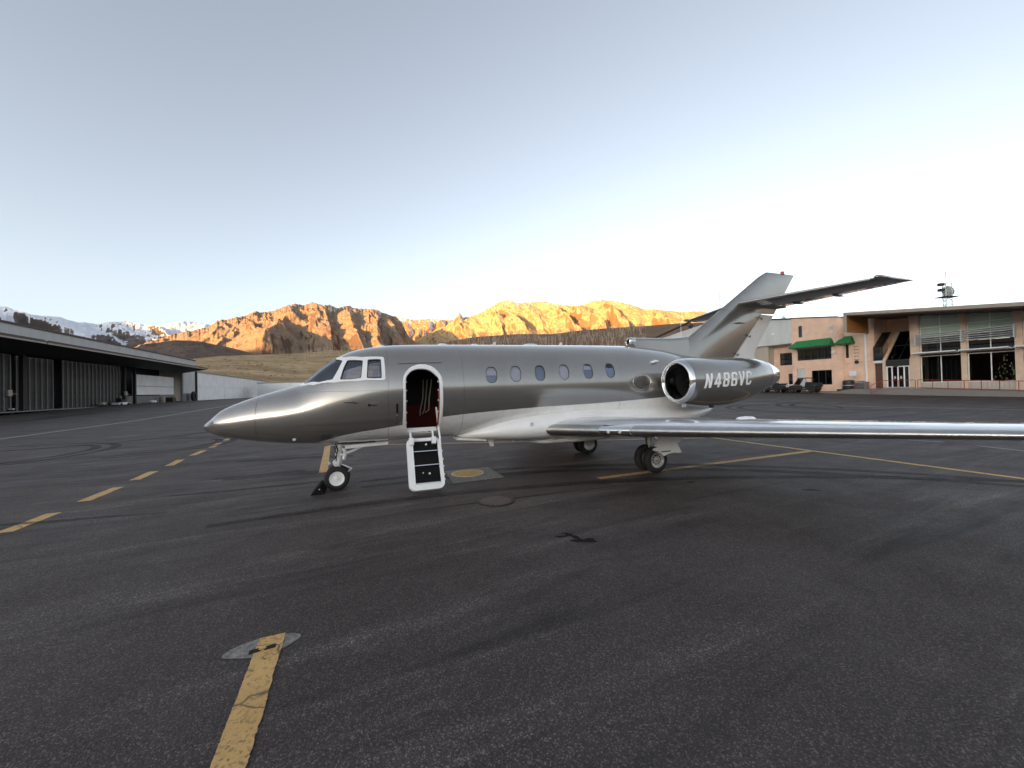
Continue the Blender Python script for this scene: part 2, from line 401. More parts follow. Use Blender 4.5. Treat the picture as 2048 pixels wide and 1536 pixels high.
M['mtn_back'] = make_mountain('mountain_far_cliffs', (.34, .22, .11), (.30, .19, .09), 500, 1000, .12, (.13, .075, .045), .8)
def make_grass(name, c1, c2, c3, sc=1., stretch=(1, 1, 1)):
    n = NT(name); v = n.coord('Object', stretch); a_ = n.noise(v, .02*sc, 6, .65, .6); b_ = n.noise(v, .12*sc, 6, .7); c_ = n.noise(v, .9*sc, 4, .7)
    col = n.mix(n.ramp(a_, [(.38, 0.), (.62, 1.)]), c1, c2); col = n.mix(n.ramp(b_, [(.5, 0.), (.68, .8)]), col, c3)
    col = n.mix(n.ramp(c_, [(.4, .35), (.6, 0.)]), col, tuple(x*.5 for x in c3))
    n.set(col=col, rough=.95, spec=.1); n.bump(n.math('ADD', b_, c_), .6, .6); return n.m
M['meadow'] = make_grass('dry_meadow_grass', (.56, .42, .25), (.36, .25, .13), (.15, .10, .06), 1.4, (.5, 3.2, 1))
M['brownhill'] = make_grass('brown_hill_grass', (.24, .165, .10), (.20, .13, .085), (.10, .07, .055))
M['foothill'] = make_grass('foothill_scrub', (.19, .14, .105), (.15, .11, .09), (.07, .05, .045), .5)
M['aspen'] = pm('bare_aspen_bark', (.40, .32, .25), .9, var=.3, scale=.3)
M['shrub'] = pm('dark_shrub', (.045, .038, .025), .9, var=.4, scale=.5)
M['post'] = pm('fence_post_wood', (.09, .07, .055), .9)
# ---------------------------------------------------------------- land
def polar_land(name, mat, sky_, az0, az1, naz, rs, shape, z0=0., smooth=True, jag=0.):
    """Height field on a fan of azimuths and distances; shape(az, r, el) gives heights, then each azimuth is
    brought to the height its skyline has."""
    az = np.linspace(az0, az1, naz); rs = np.asarray(rs, float)
    A, Rr = np.meshgrid(np.radians(az), rs, indexing='ij')
    Z = shape(np.degrees(A), Rr)
    if sky_ is not None:
        el = np.interp(az, [p[0] for p in sky_], [p[1] for p in sky_])
        cur = np.max((Z - 1.9)/Rr, axis=1); k = np.tan(np.radians(el))/np.maximum(cur, 1e-4)
        m_ = max(3, int(3.5/(az[1] - az[0]))); ker = np.hanning(2*m_ + 1); ker /= ker.sum()
        k = np.convolve(np.pad(k, m_, mode='edge'), ker, mode='valid')             # broad fit of each slope ...
        Z = (Z - z0)*k[:, None] + z0
        cur = np.max((Z - 1.9)/Rr, axis=1); el = el + jag*fbm(az*1.9 + 5, az*0 + rs[0]*.01, 5, .65)
        near = np.clip((Z - 1.9)/Rr/cur[:, None], 0, 1)**7                          # ... and the crest line itself
        Z = Z + (np.tan(np.radians(el)) - cur)[:, None]*Rr*near
    X = Rr*np.sin(A); Y = Rr*np.cos(A); nr = len(rs)
    V = np.stack([X, Y, Z], -1).reshape(-1, 3)
    I = np.arange(naz*nr).reshape(naz, nr)
    F = np.stack([I[:-1, :-1], I[:-1, 1:], I[1:, 1:], I[1:, :-1]], -1).reshape(-1, 4)
    me = bpy.data.meshes.new(name); me.from_pydata(V.tolist(), [], F.tolist())
    if me.polygons[0].normal.z < 0: me.flip_normals()
    me.polygons.foreach_set('use_smooth', [smooth]*len(me.polygons)); me.materials.append(mat); me.update()
    o = bpy.data.objects.new(name, me); COL.objects.link(o); o['kind'] = 'structure'
    return o

S1 = [(-56.31, 8.28), (-54.17, 8.47), (-52.6, 8.33), (-52.22, 8.35), (-51.46, 8.01), (-50.62, 7.85), (-49.0, 7.82), (-48.01, 7.45), (-47.34, 7.52), (-46.55, 7.41), (-46.06, 7.66), (-45.49, 7.77), (-44.65, 7.91), (-43.24, 7.73), (-41.93, 7.72), (-40.27, 7.12), (-38.53, 6.4), (-36.23, 5.35)]
S1b = [(-43.52, 6.87), (-42.13, 7.67), (-41.11, 8.04), (-39.83, 8.43), (-38.51, 8.32), (-37.14, 8.09), (-35.23, 7.76)]
S2 = [(-45.04, 4.68), (-43.26, 5.72), (-40.78, 6.92), (-39.01, 7.49), (-37.69, 7.96), (-36.94, 8.7), (-35.36, 9.16), (-34.02, 9.6), (-33.2, 10.2), (-32.63, 10.04), (-31.41, 10.29), (-29.72, 11.14), (-28.82, 11.46), (-27.8, 11.29), (-26.92, 11.76), (-25.57, 11.45), (-24.91, 11.62), (-23.82, 11.24), (-22.7, 11.63), (-21.44, 11.31), (-19.12, 11.35), (-17.81, 10.8), (-16.27, 10.37), (-15.54, 9.57), (-14.82, 7.99), (-13.61, 6.74), (-11.04, 5.82)]
S4 = [(-20.46, 9.16), (-18.49, 9.9), (-16.27, 10.37), (-13.75, 10.02), (-11.65, 10.26), (-8.45, 10.08), (-5.94, 9.51), (-3.04, 8.62)]
S3 = [(-15.88, 6.37), (-13.74, 7.16), (-11.55, 8.37), (-8.46, 9.8), (-7.42, 11.14), (-6.93, 10.43), (-5.77, 10.61), (-3.93, 11.3), (-3.12, 11.79), (-1.41, 12.66), (-0.38, 12.83), (1.08, 12.41), (4.82, 12.49), (8.07, 11.76), (10.14, 11.65), (11.93, 12.16), (13.12, 12.22), (14.71, 12.03), (17.0, 11.35), (18.85, 10.61), (21.62, 10.12), (23.86, 9.69), (25.08, 9.66), (25.92, 9.61), (28.79, 8.66), (31.51, 7.56), (36.53, 6.42), (44.89, 4.91), (54.06, 3.34)]
SF = [(-46.48, 3.61), (-44.67, 4.75), (-43.18, 5.68), (-40.54, 6.27), (-38.44, 6.25), (-37.44, 6.0), (-36.22, 5.77), (-34.77, 5.41), (-32.75, 4.75)]
SM = [(-60, 2.2), (-46.48, 3.1), (-42.77, 3.61), (-39.87, 4.13), (-37.64, 4.49), (-36.47, 4.64), (-32.23, 4.95), (-28.4, 5.2), (-24.58, 5.64), (-22.23, 5.75), (-17.24, 5.67), (-12.45, 5.39), (-5.31, 5.04), (1.99, 4.53), (12, 3.4)]
SR = [(-19.23, 4.96), (-12.57, 6.53), (-5.03, 7.68), (0.98, 7.97), (5.94, 7.81), (10.05, 8.14), (13.99, 8.25), (19.7, 8.24), (23.33, 8.25), (25.88, 8.12), (31.51, 7.5), (36.53, 6.42), (44.88, 4.65), (60, 2.)]

def mtn_shape(rf, rp, rb, slant, wl, amp, seed, power=1.25, ridge_var=200., rough=1., fan=0., az0=0.):
    def f(az, r):
        rpk = rp + ridge_var*fbm(az/7. + seed, az*0 + seed*1.7, 3)
        t = np.clip((r - rf)/(rpk - rf), 0, 1); b = np.clip((rb - r)/(rb - rpk), 0, 1)
        g = np.where(r < rpk, t**power, b**.8)
        fan_ = np.clip(1 - fan*(rpk - r)/1000., .3, 1.6) if fan else 1.
        x = az0 + (az - az0)*fan_ + slant*(rpk - r)/1000. + 1.5*fbm(az/4 + seed, r/500., 4)
        X = r*np.sin(np.radians(az)); Y = r*np.cos(np.radians(az)); k_ = rp/3000.
        wx = X + 160*k_*fbm(X/700./k_ + seed, Y/700./k_, 3); wy = Y + 160*k_*fbm(X/700./k_ + 9 + seed, Y/700./k_, 3)
        xr = np.radians(x)*rp                                                    # cross-slope distance, sheared so spurs run diagonally
        sp = ridged(xr/(wl*90.*k_) + seed, wy/(1500.*k_) + seed, 2, .5)           # main spurs
        sp2 = ridged((xr + .35*wy)/(230.*k_) + seed*2, (wy - .2*wx)/(520.*k_) + seed, 4, .55)
        rk = ridged(wx/(110.*k_) + seed, wy/(110.*k_), 4, .6)
        bell = np.sin(np.pi*np.clip(g, 0, 1))**.7
        hgt = g + amp*(sp - .3)*bell*.85*rough + amp*.36*(sp2 - .3)*(.25 + .75*bell) + .042*rough*(rk - .25*np.abs(rk))*(.3 + g)
        return hgt*rp*.2
    return f
def rlist(a_, b_, n_, p_=1.): return a_ + (b_ - a_)*np.linspace(0, 1, n_)**p_

polar_land('snowy_mountain', M['mtn_snow'], S1, -60, -34, 420, rlist(4200, 7600, 190), mtn_shape(4200, 6300, 8200, -4.5, 3.0, .36, 3.1, 1.05), jag=.10)
polar_land('snowy_peak_beyond', M['mtn_back'], S1b, -44, -33, 180, rlist(6800, 9200, 90), mtn_shape(6800, 8300, 9400, 1.5, 3., .35, 8.2, 1.1))
polar_land('far_cliff_mountain', M['mtn_back'], S4, -22, -1, 260, rlist(4200, 5600, 120), mtn_shape(4200, 5000, 6000, .6, 1.6, .30, 5.4, .8, 80))
polar_land('right_mountain', M['mtn_right'], S3, -16.5, 56, 800, rlist(2300, 4400, 230), mtn_shape(2300, 3700, 4900, -5.5, 4.2, .30, 1.3, 1.15), jag=.18)

base2 = mtn_shape(1700, 2950, 3900, 0., 4.6, .34, 2.37, 1.2, fan=.34, az0=-28.)
def shape2(az, r):
    z = base2(az, r)
    # the long spur that comes down from the summit towards the left, cliffs on its end
    t = np.clip((r - 1750)/(2950 - 1750), 0, 1)
    ax = -28.6 - 4.2*(1 - t)**1.1 + .5*fbm(r/260., r*0 + 4.2, 3)
    w = 2.6 + 2.2*(1 - t)
    dd = az - ax
    prof = np.where(dd < 0, np.clip(1 + dd/(w*1.9), 0, 1)**1.15, np.clip(1 - dd/(w*.95), 0, 1)**1.0)
    z = z*(.80 + .0*t) + prof*(95 + 70*np.sin(np.pi*t))*sstep(0, .12, t)*(1 - .35*t)
    for a0, a1, hgt, ww in ((-24.2, -20.0, 36, 1.5), (-21.0, -16.6, 34, 1.4), (-26.4, -23.6, 26, 1.2)):
        ax = a0 + (a1 - a0)*(1 - t) + .35*fbm(r/180. + a0, r*0, 3); dd = az - ax
        z = z + np.clip(1 - np.abs(dd)/np.where(dd < 0, ww*1.3, ww*.8), 0, 1)*hgt*np.sin(np.pi*np.clip(t*.9 + .12, 0, 1))
    return z
polar_land('central_mountain', M['mtn_centre'], S2, -46, -10.5, 640, rlist(1700, 3500, 230), shape2, jag=.16)

def hill_shape(rf, rp, rb, seed, namp, p_=1.4, fine=.5):
    def f(az, r):
        t = np.clip((r - rf)/(rp - rf), 0, 1); b = np.clip((rb - r)/(rb - rp), 0, 1)
        X = r*np.sin(np.radians(az)); Y = r*np.cos(np.radians(az))
        g = np.where(r < rp, t**p_*(1 - .25*(t - 1)**2*0), sstep(0, 1, b))
        return .4 + g*rp*.1 + namp*fbm(X/90. + seed, Y/90., 4)*sstep(0, .25, t) + fine*fbm(X/9., Y/9., 3)*sstep(0, .1, t)
    return f
polar_land('foothill', M['foothill'], SF, -47, -32.5, 240, rlist(560, 1250, 90), hill_shape(560, 900, 1400, 2.2, 9, 1.2, 1.2))
polar_land('brown_hill', M['brownhill'], SR, -19.5, 58, 420, rlist(150, 760, 110), hill_shape(150, 520, 900, 6.1, 3, 1.3, .35))
polar_land('meadow', M['meadow'], SM, -58, 11, 420, rlist(250, 640, 120), hill_shape(250, 430, 760, 4.4, 1.6, 1.15, .35))

# the range behind the camera: it keeps the evening sun off the apron and shows in the aircraft's paint
def ring(az, r):
    e = np.interp(az, [-300, -292, -262, -235, -205, -180, -150, -120, -98, -84, -62], [3.0, 4.2, 5.6, 6.6, 6.2, 6.8, 7.3, 7.4, 7.2, 4.2, 3.6])
    t = np.clip((r - 1500)/(3500 - 1500), 0, 1); b = np.clip((4600 - r)/1100, 0, 1)
    X = r*np.sin(np.radians(az)); Y = r*np.cos(np.radians(az))
    return np.where(r < 3500, t**1.5, b)*3500*np.tan(np.radians(e)) * (1 + .10*ridged(X/700, Y/700, 4)) + 14*fbm(X/200., Y/200., 4)*t - .25*(1 - t)
polar_land('mountain_range', M['mtn_centre'], None, -300, -61, 420, rlist(1500, 4600, 60), ring)

def shade_range(az, r):      # added unseen mountains out to the left, shaped to put the snowy range into evening shade
    e = np.interp(az, [-104, -97, -88, -76, -68, -62, -58.5], [0, 4., 8.6, 10.2, 10.0, 7.5, 4.5])
    t = np.clip((r - 4700)/(6500 - 4700), 0, 1); b = np.clip((8200 - r)/1700, 0, 1); X = r*np.sin(np.radians(az)); Y = r*np.cos(np.radians(az))
    return np.where(r < 6500, t**1.3, b)*6500*np.tan(np.radians(e))*(1 + .07*ridged(X/900, Y/900, 4)) - 1
polar_land('added_shading_range', M['mtn_snow'], None, -104, -58.5, 160, rlist(4700, 8200, 50), shade_range)

# wide ground far out to the horizon
mb = MB(); N_ = 96; rr = [90, 200, 500, 1200, 3000, 7000, 15000]
mb.v = [(0, 0, -.3)] + [(r_*math.sin(2*math.pi*k/N_), r_*math.cos(2*math.pi*k/N_), -.3) for r_ in rr for k in range(N_)]
mb.f = [(0, 1 + k, 1 + (k+1) % N_) for k in range(N_)] + [(1+i*N_+k, 1+(i+1)*N_+k, 1+(i+1)*N_+(k+1) % N_, 1+i*N_+(k+1) % N_) for i in range(len(rr)-1) for k in range(N_)]
tag(mb.build('ground', M['brownhill']), kind='structure')

# ---------------------------------------------------------------- apron and its markings
xs = np.linspace(-190, 150, 69); ys = np.concatenate([np.linspace(-90, 20, 12), np.linspace(25, 80, 23), np.linspace(95, 230, 10)])
mb = MB(); mb.v = [(float(x), float(y), float(gz(y))) for x in xs for y in ys]; ny_ = len(ys)
mb.f = [(i*ny_+j, (i+1)*ny_+j, (i+1)*ny_+j+1, i*ny_+j+1) for i in range(len(xs)-1) for j in range(ny_-1)]
apron = tag(mb.build('apron', M['asphalt'], smooth=True), kind='structure')

def strip(name, p0, p1, w, mat, parent=apron, lift=.004, rag=.0, w1=None, step=.12, seed=0):
    """A painted strip following the ground from p0 to p1."""
    rnd = random.Random(seed)
    p0 = Vector((*p0, 0)); p1 = Vector((*p1, 0)); d = p1 - p0; L = d.length; d.normalize(); nn = Vector((-d.y, d.x, 0)); w1 = w1 or w
    m = max(2, int(L/step)); m = min(m, 400); mb = MB(); jl = jr = 0
    for i in range(m + 1):
        t = i/m; p = p0 + d*L*t; ww = (w + (w1 - w)*t)/2
        jl = .6*jl + rnd.uniform(-rag, rag); jr = .6*jr + rnd.uniform(-rag, rag)*.5
        for q in (p + nn*(ww + jl), p - nn*(ww + jr)): mb.v.append((q.x, q.y, float(gz(q.y)) + lift))
    mb.f = [(2*i, 2*i+1, 2*i+3, 2*i+2) for i in range(m)]
    return mb.build(name, mat, parent)
strip('yellow_line', (-1.93, 3.105), (-.985, .75), .175, M['yellow'], rag=.0045, step=.018, lift=.008)
strip('yellow_line', (-4.58, 9.42), (-6.68, 14.1), .19, M['yellow'], rag=.004)
strip('yellow_line', (-6.68, 14.15), (6.8, 13.9), .13, M['yellow'], lift=.006)
strip('yellow_line', (1.76, 8.16), (8.31, 10.85), .17, M['yellow'], rag=.003)
strip('yellow_line', (7.0, 14.1), (9.55, 7.25), .17, M['yellow'], lift=.007, rag=.003)
strip('white_line', (12.45, 12.35), (12.98, 11.82), .09, M['white_line']); strip('white_line', (13.05, 11.05), (13.3, 8.9), .08, M['white_line'])
strip('white_line', (-17.5, 0), (-46.5, 71), .24, M['white_line'], step=.5)
strip('white_line', (2.9, 66.5), (37.4, 9.7), .20, M['white_line'], step=.5)
for a_, b_ in (((-7.38, 5.66), (-7.72, 6.58)), ((-8.0, 7.28), (-8.44, 8.36)), ((-8.76, 9.05), (-9.22, 10.05)), ((-9.5, 10.8), (-10.0, 11.78)), ((-10.32, 12.6), (-10.8, 13.68)), ((-11.1, 14.4), (-11.8, 15.75)), ((-12.2, 16.6), (-12.8, 17.9)), ((-6.75, 3.9), (-7.1, 4.9))):
    strip('yellow_dash', a_, b_, .2, M['yellow'], rag=.006, step=.08, seed=int(a_[1]*10))

def blob(name, c, rx, ry, rot, mat, lift, seed, rag=.18, n=40, parent=apron, hgt=None):
    rnd = random.Random(seed); ph = [rnd.uniform(0, 6.28) for _ in range(6)]
    P = []
    for k in range(n):
        a_ = 2*math.pi*k/n; r_ = 1 + rag*sum(math.sin((j+2)*a_ + ph[j])/(j+1.4) for j in range(6))
        x, y = rx*r_*math.cos(a_), ry*r_*math.sin(a_)
        P.append((c[0] + x*math.cos(rot) - y*math.sin(rot), c[1] + x*math.sin(rot) + y*math.cos(rot)))
    mb = MB(); z = float(gz(c[1]))
    if hgt: mb.prism(P, z + lift, z + lift + hgt, 'z')
    else: mb.add([(x, y, z + lift) for x, y in P], [tuple(range(n))])
    return mb.build(name, mat, parent)
blob('concrete_patch', (-1.93, 2.985), .235, .12, R(24), M['concrete'], .004, 8, .07, 90)
blob('oil_stain', (.86, 4.88), .13, .075, R(-8), M['oil'], .003, 21, .38, 60); blob('oil_stain', (.74, 5.02), .13, .035, R(-38), M['oil'], .0034, 33, .4, 50)
blob('oil_stain', (.58, 5.03), .055, .04, 0, M['oil'], .003, 4, .4); blob('oil_stain', (.67, 5.13), .07, .02, R(-10), M['oil'], .003, 9, .4)
blob('oil_stain', (3.46, 7.69), .11, .06, R(10), M['oil'], .003, 2, .3); blob('oil_stain', (5.23, 6.92), .12, .07, R(-15), M['oil'], .003, 3, .25)
blob('oil_stain', (-5.6, 9.3), 1.1, .32, R(25), M['skid'], .003, 12, .4); blob('oil_stain', (-6.2, 11.6), 1.3, .3, R(12), M['skid'], .003, 13, .4)
blob('oil_stain', (-5.3, 8.0), 1.2, .10, R(20), M['skid'], .003, 14, .4)
blob('oil_stain', (-7.2, 6.15), 1.2, .07, R(10), M['skid'], .005, 15, .4); blob('oil_stain', (.2, 6.9), 1.3, .05, R(20), M['skid'], .003, 16, .4)

def arc_mark(c, r, a0, a1, w, lift=.003):
    mb = MB(); n = 48
    for k in range(n + 1):
        a_ = R(a0 + (a1 - a0)*k/n); ww = w*(.55 + .45*math.sin(math.pi*k/n))
        for q in (r - ww/2, r + ww/2):
            x, y = c[0] + q*math.cos(a_), c[1] + q*math.sin(a_); mb.v.append((x, y, float(gz(y)) + lift))
    mb.f = [(2*k, 2*k+2, 2*k+3, 2*k+1) for k in range(n)]
    return mb.build('tyre_mark', M['skid'], apron)
for i, (c, r, a0, a1, w) in enumerate((((-18.5, 13.), 3.2, -60, 120, .3), ((-18.5, 13.), 3.75, -50, 130, .3), ((-14.5, 15.), 2.6, -70, 110, .28), ((-14.5, 15.), 3.1, -60, 120, .28), ((-22, 20), 6, -70, 60, .35),
        ((22, 28), 5., 60, 250, .4), ((22, 28), 5.8, 60, 250, .4), ((27, 29), 5.2, 80, 240, .4), ((27, 29), 6.1, 80, 240, .4), ((16, 33), 9, -40, 100, .4), ((2, -3), 12, 50, 115, .3), ((2, -3), 12.5, 50, 115, .28), ((4, -9), 17, 60, 120, .3))):
    arc_mark(c, r, a0, a1, w, .003 + .0004*i)
# wet dark streaks in front of the hangars
for i, (c, rx, ry, ro) in enumerate((((-47, 44), 9, .5, R(112)), ((-49.5, 50), 12, .35, R(110)), ((-53, 62), 12, .45, R(111)), ((-44, 38), 7, .4, R(115)))):
    blob('damp_streak', c, rx, ry, ro, M['skid'], .006, 30 + i, .35)

# concrete pad with its round yellow cover, and a dark iron manhole cover
pad = [(-1.62, 9.22), (-.64, 9.57), (-.22, 8.47), (-1.24, 7.97)]
mb = MB(); mb.prism(pad, .002, .012, 'z'); mb.build('concrete_pad', M['concrete'], apron)
def cover(name, c, r, mat, rimmat, z0, bars):
    t = empty(name, (c[0], c[1], z0))
    mb = MB(); mb.lathe([(0, r*1.0), (.012, r*1.0), (.014, r*.985), (.014, r*.90), (.008, r*.89), (.008, .001)], (0, 0, 0), 'z', 40); mb.build('rim', rimmat, t)
    mb = MB()
    if bars == 'grid':
        for i in range(-5, 6):
            x = i*r*.16; hl = math.sqrt(max(0, (r*.86)**2 - x*x))
            segs = 5
            for k in range(segs):
                y0 = -hl + 2*hl*k/segs + .008; y1 = -hl + 2*hl*(k+1)/segs - .008
                mb.box(x - r*.05, x + r*.05, y0, y1, .006, .015)
    else:
        for ring_ in range(1, 8):
            rr_ = r*.86*ring_/7.5
            for k in range(ring_*6):
                a_ = 2*math.pi*k/(ring_*6); x, y = rr_*math.cos(a_), rr_*math.sin(a_); q = r*.035
                mb.box(x - q, x + q, y - q, y + q, .007, .0135)
    mb.build('tread_pattern', mat, t)
    return t
t = cover('utility_cover', (-1.05, 8.88), .37, M['yellow'], M['paleyellow'], .012, 'dots'); tag(t, 'round yellow painted cover set in a concrete pad behind the stairs', 'manhole cover')
t = cover('manhole_cover', (-.31, 6.68), .315, M['worniron'], M['iron'], .002, 'grid'); t.rotation_euler[2] = R(35); tag(t, 'dark ribbed cast iron manhole cover in open asphalt', 'manhole cover')
# tie-down anchor at the end of the near yellow line
t = empty('tie_down_anchor', (-1.905, 2.94, .009), R(27)); tag(t, 'tie-down anchor with two dark slots at end of near yellow line', 'anchor')
MB().box(-.085, -.012, -.022, .022, 0, .003).build('slot_shade', M['holeshade'], t); MB().box(.012, .085, -.022, .022, 0, .003).build('slot_shade', M['holeshade'], t)  # flat black boxes in place of holes, their shade put into the colour
mb = MB(); mb.tube([(-.02, 0, .002), (-.012, 0, .010), (.012, 0, .010), (.02, 0, .002)], .008, 8); mb.build('bar', M['yellow'], t, True)
# ---------------------------------------------------------------- vegetation and fence on the hills
def land_z(o):
    """height lookup by nearest vertex of a land object"""
    me = o.data; n = len(me.vertices); a_ = np.empty(n*3, np.float32); me.vertices.foreach_get('co', a_); a_ = a_.reshape(-1, 3)
    az = np.degrees(np.arctan2(a_[:, 0], a_[:, 1])); rr_ = np.hypot(a_[:, 0], a_[:, 1])
    def f(x, y):
        aa = math.degrees(math.atan2(x, y)); r_ = math.hypot(x, y)
        i = int(np.argmin(((az - aa)*r_*.0175)**2 + (rr_ - r_)**2)); return float(a_[i, 2])
    return f
hill_z = land_z(bpy.data.objects['brown_hill']); mead_z = land_z(bpy.data.objects['meadow'])
rnd = random.Random(3); mb = MB()
for i in range(1100):
    az = rnd.uniform(-14, 19) if i < 950 else rnd.uniform(-28, -14); far = rnd.random()
    r_ = 330 + 210*far**.7
    zf = hill_z if az > -13 else mead_z
    if az <= -13: r_ = 390 + 50*far
    x, y = r_*math.sin(R(az)), r_*math.cos(R(az)); z = zf(x, y)
    h_ = rnd.uniform(4, 7)*(1 if az > -13 else .8); lx, ly = rnd.uniform(-.5, .5), rnd.uniform(-.5, .5)
    mb.tube([(x, y, z - .4), (x + lx*.4, y + ly*.4, z + h_*.5), (x + lx, y + ly, z + h_)], [.22, .16, .05], 3, False)
    for b_ in range(9):
        t = rnd.uniform(.35, .95); bx_, by_ = x + lx*t, y + ly*t; a_ = rnd.uniform(0, 6.28); l_ = (1.05 - t)*h_*.34 + .4
        mb.tube([(bx_, by_, z + h_*t), (bx_ + math.cos(a_)*l_, by_ + math.sin(a_)*l_, z + h_*t + l_*.9)], [.08, .03], 3, False)
o = mb.build('aspen_grove', M['aspen'], fix=False); tag(o, 'grove of bare aspens along the brown hillside behind the jet', 'trees', kind='stuff')
mb = MB()
for i in range(420):
    az = rnd.uniform(-50, -20); r_ = rnd.uniform(255, 435); x, y = r_*math.sin(R(az)), r_*math.cos(R(az)); z = mead_z(x, y); q = rnd.uniform(.4, 1.3)
    if r_ < 280: q *= 1.5
    for k in range(7):
        ox, oy, oz = rnd.uniform(-q, q), rnd.uniform(-q, q), rnd.uniform(0, q*.7); e = q*rnd.uniform(.3, .6)
        P = [(x+ox+rnd.uniform(-e, e), y+oy+rnd.uniform(-e, e), z+oz+rnd.uniform(0, e)) for _ in range(4)]
        mb.add(P, [(0, 1, 2), (0, 2, 3), (0, 3, 1), (1, 3, 2)])
o = mb.build('sagebrush', M['shrub'], fix=False); tag(o, 'low dark shrubs scattered over the dry meadow', 'shrubs', kind='stuff')
t = empty('pasture_fence', (-100, 125, 0)); tag(t, 'thin wire fence on dark posts along the foot of the meadow', 'fence'); prev = None
for i in range(34):
    az = -36.5 + i*.5; r_ = 262; x, y = r_*math.sin(R(az)), r_*math.cos(R(az)); z = mead_z(x, y)
    mb = MB(); mb.tube([(x+100, y-125, z - .3), (x+100, y-125, z + 1.5)], .09, 6); mb.build('post', M['post'], t)
    if prev:
        for hh in (.5, .9, 1.3):
            mb = MB(); mb.tube([(prev[0]+100, prev[1]-125, prev[2] + hh), (x+100, y-125, z + hh)], .015, 3); mb.build('wire', M['darkmetal'], t)
    prev = (x, y, z)
# ---------------------------------------------------------------- buildings on the right
# local frame: X along the facade (away to the left), Y out of the facade towards the apron, Z up
FA = (45.0, 46.0, 0.0); FR = R(112.5)
def wall(name, u0, u1, z0, ztop, w0, w1, holes, mat, parent):
    """A wall slab with rectangular openings; ztop may be a function of u (sloping parapet)."""
    zt = ztop if callable(ztop) else (lambda u: ztop)
    us = sorted({u0, u1, *[h for o in holes for h in o[:2]]}); zs = sorted({z0, 1e6, *[h for o in holes for h in o[2:4]]})
    Z = lambda u, z: zt(u) if z > 1e5 else z
    solid = lambda i, j: 0 <= i < len(us)-1 and 0 <= j < len(zs)-1 and not any(o[0] <= us[i] and us[i+1] <= o[1] and o[2] <= zs[j] and zs[j+1] <= o[3] for o in holes)
    mb = MB()
    def q(a_, b_, c_, d_): mb.add([a_, b_, c_, d_], [(0, 1, 2, 3)])
    for i in range(len(us)-1):
        for j in range(len(zs)-1):
            if not solid(i, j): continue
            a_, b_ = us[i], us[i+1]; zl, zh = zs[j], zs[j+1]
            q((a_, w1, Z(a_, zl)), (a_, w1, Z(a_, zh)), (b_, w1, Z(b_, zh)), (b_, w1, Z(b_, zl)))
            q((a_, w0, Z(a_, zl)), (b_, w0, Z(b_, zl)), (b_, w0, Z(b_, zh)), (a_, w0, Z(a_, zh)))
            if not solid(i-1, j): q((a_, w0, Z(a_, zl)), (a_, w0, Z(a_, zh)), (a_, w1, Z(a_, zh)), (a_, w1, Z(a_, zl)))
            if not solid(i+1, j): q((b_, w0, Z(b_, zl)), (b_, w1, Z(b_, zl)), (b_, w1, Z(b_, zh)), (b_, w0, Z(b_, zh)))
            if not solid(i, j-1): q((a_, w0, Z(a_, zl)), (a_, w1, Z(a_, zl)), (b_, w1, Z(b_, zl)), (b_, w0, Z(b_, zl)))
            if not solid(i, j+1): q((a_, w0, Z(a_, zh)), (b_, w0, Z(b_, zh)), (b_, w1, Z(b_, zh)), (a_, w1, Z(a_, zh)))
    return mb.build(name, mat, parent, fix=False)

def window(u0, u1, z0, z1, w, parent, mull=(), rails=(), frame=.07, fm=None, gm=None, depth=.10):
    """frame with mullions, and one pane for each light, as sub-parts"""
    fm = fm or M['frame']; gm = gm or M['bglass']
    mb = MB(); us = [u0, *sorted(mull), u1]; zs = [z0, *sorted(rails), z1]; f = frame/2
    mb.box(u0, u0+frame, w-depth, w, z0, z1); mb.box(u1-frame, u1, w-depth, w, z0, z1)
    mb.box(u0+frame, u1-frame, w-depth, w, z0, z0+frame); mb.box(u0+frame, u1-frame, w-depth, w, z1-frame, z1)
    for m_ in mull: mb.box(m_-f, m_+f, w-depth+.01, w+.004, z0+frame, z1-frame)
    for r_ in rails:
        for a_, b_ in zip(us[:-1], us[1:]): mb.box(a_+frame, b_-frame, w-depth+.02, w-.006, r_-f, r_+f)
    fo = mb.build('window', fm, parent)
    for a_, b_ in zip(us[:-1], us[1:]):
        for c_, d_ in zip(zs[:-1], zs[1:]):
            MB().box(a_+f, b_-f, w-depth*.6, w-depth*.6+.012, c_+f, d_-f).build('pane', gm, fo)
    return fo

# --- pink two-storey building
pk = empty('pink_building', FA, FR); tag(pk, 'pink stucco building with green awnings beside the terminal', 'building')
top = lambda u: float(np.interp(u, [2.1, 4.1, 5.8, 11.45], [9.6, 9.95, 10.33, 11.12]))
HA = [(10.0, 10.5, 8.26, 9.87), (6.45, 10.72, 4.95, 6.5), (6.46, 8.94, 1.5, 3.47), (9.76, 10.84, .3, 3.82)]
wall('wall', 5.75, 11.45, .3, top, -.35, 0, HA, M['pink'], pk)
HB = [(4.95, 5.38, 4.9, 6.64)]
wall('wall', 2.2, 5.35+.4, .3, lambda u: top(u)-.05, -.95, -.55, [(4.75, 5.12, 4.9, 6.64)], M['pink'], pk)
mb = MB(); n_ = 10   # rounded corner between the two wall faces
ring_ = [(5.75 - .0 - .55*math.sin(k/n_*math.pi/2), -.55*(1 - math.cos(k/n_*math.pi/2))) for k in range(n_+1)]
for k in range(n_):
    (a_, b_), (c_, d_) = ring_[k], ring_[k+1]
    mb.add([(a_, b_, .3), (c_, d_, .3), (c_, d_, top(c_)), (a_, b_, top(a_))], [(0, 1, 2, 3)])
mb.build('rounded_corner', M['pink'], pk, True, fix=False)
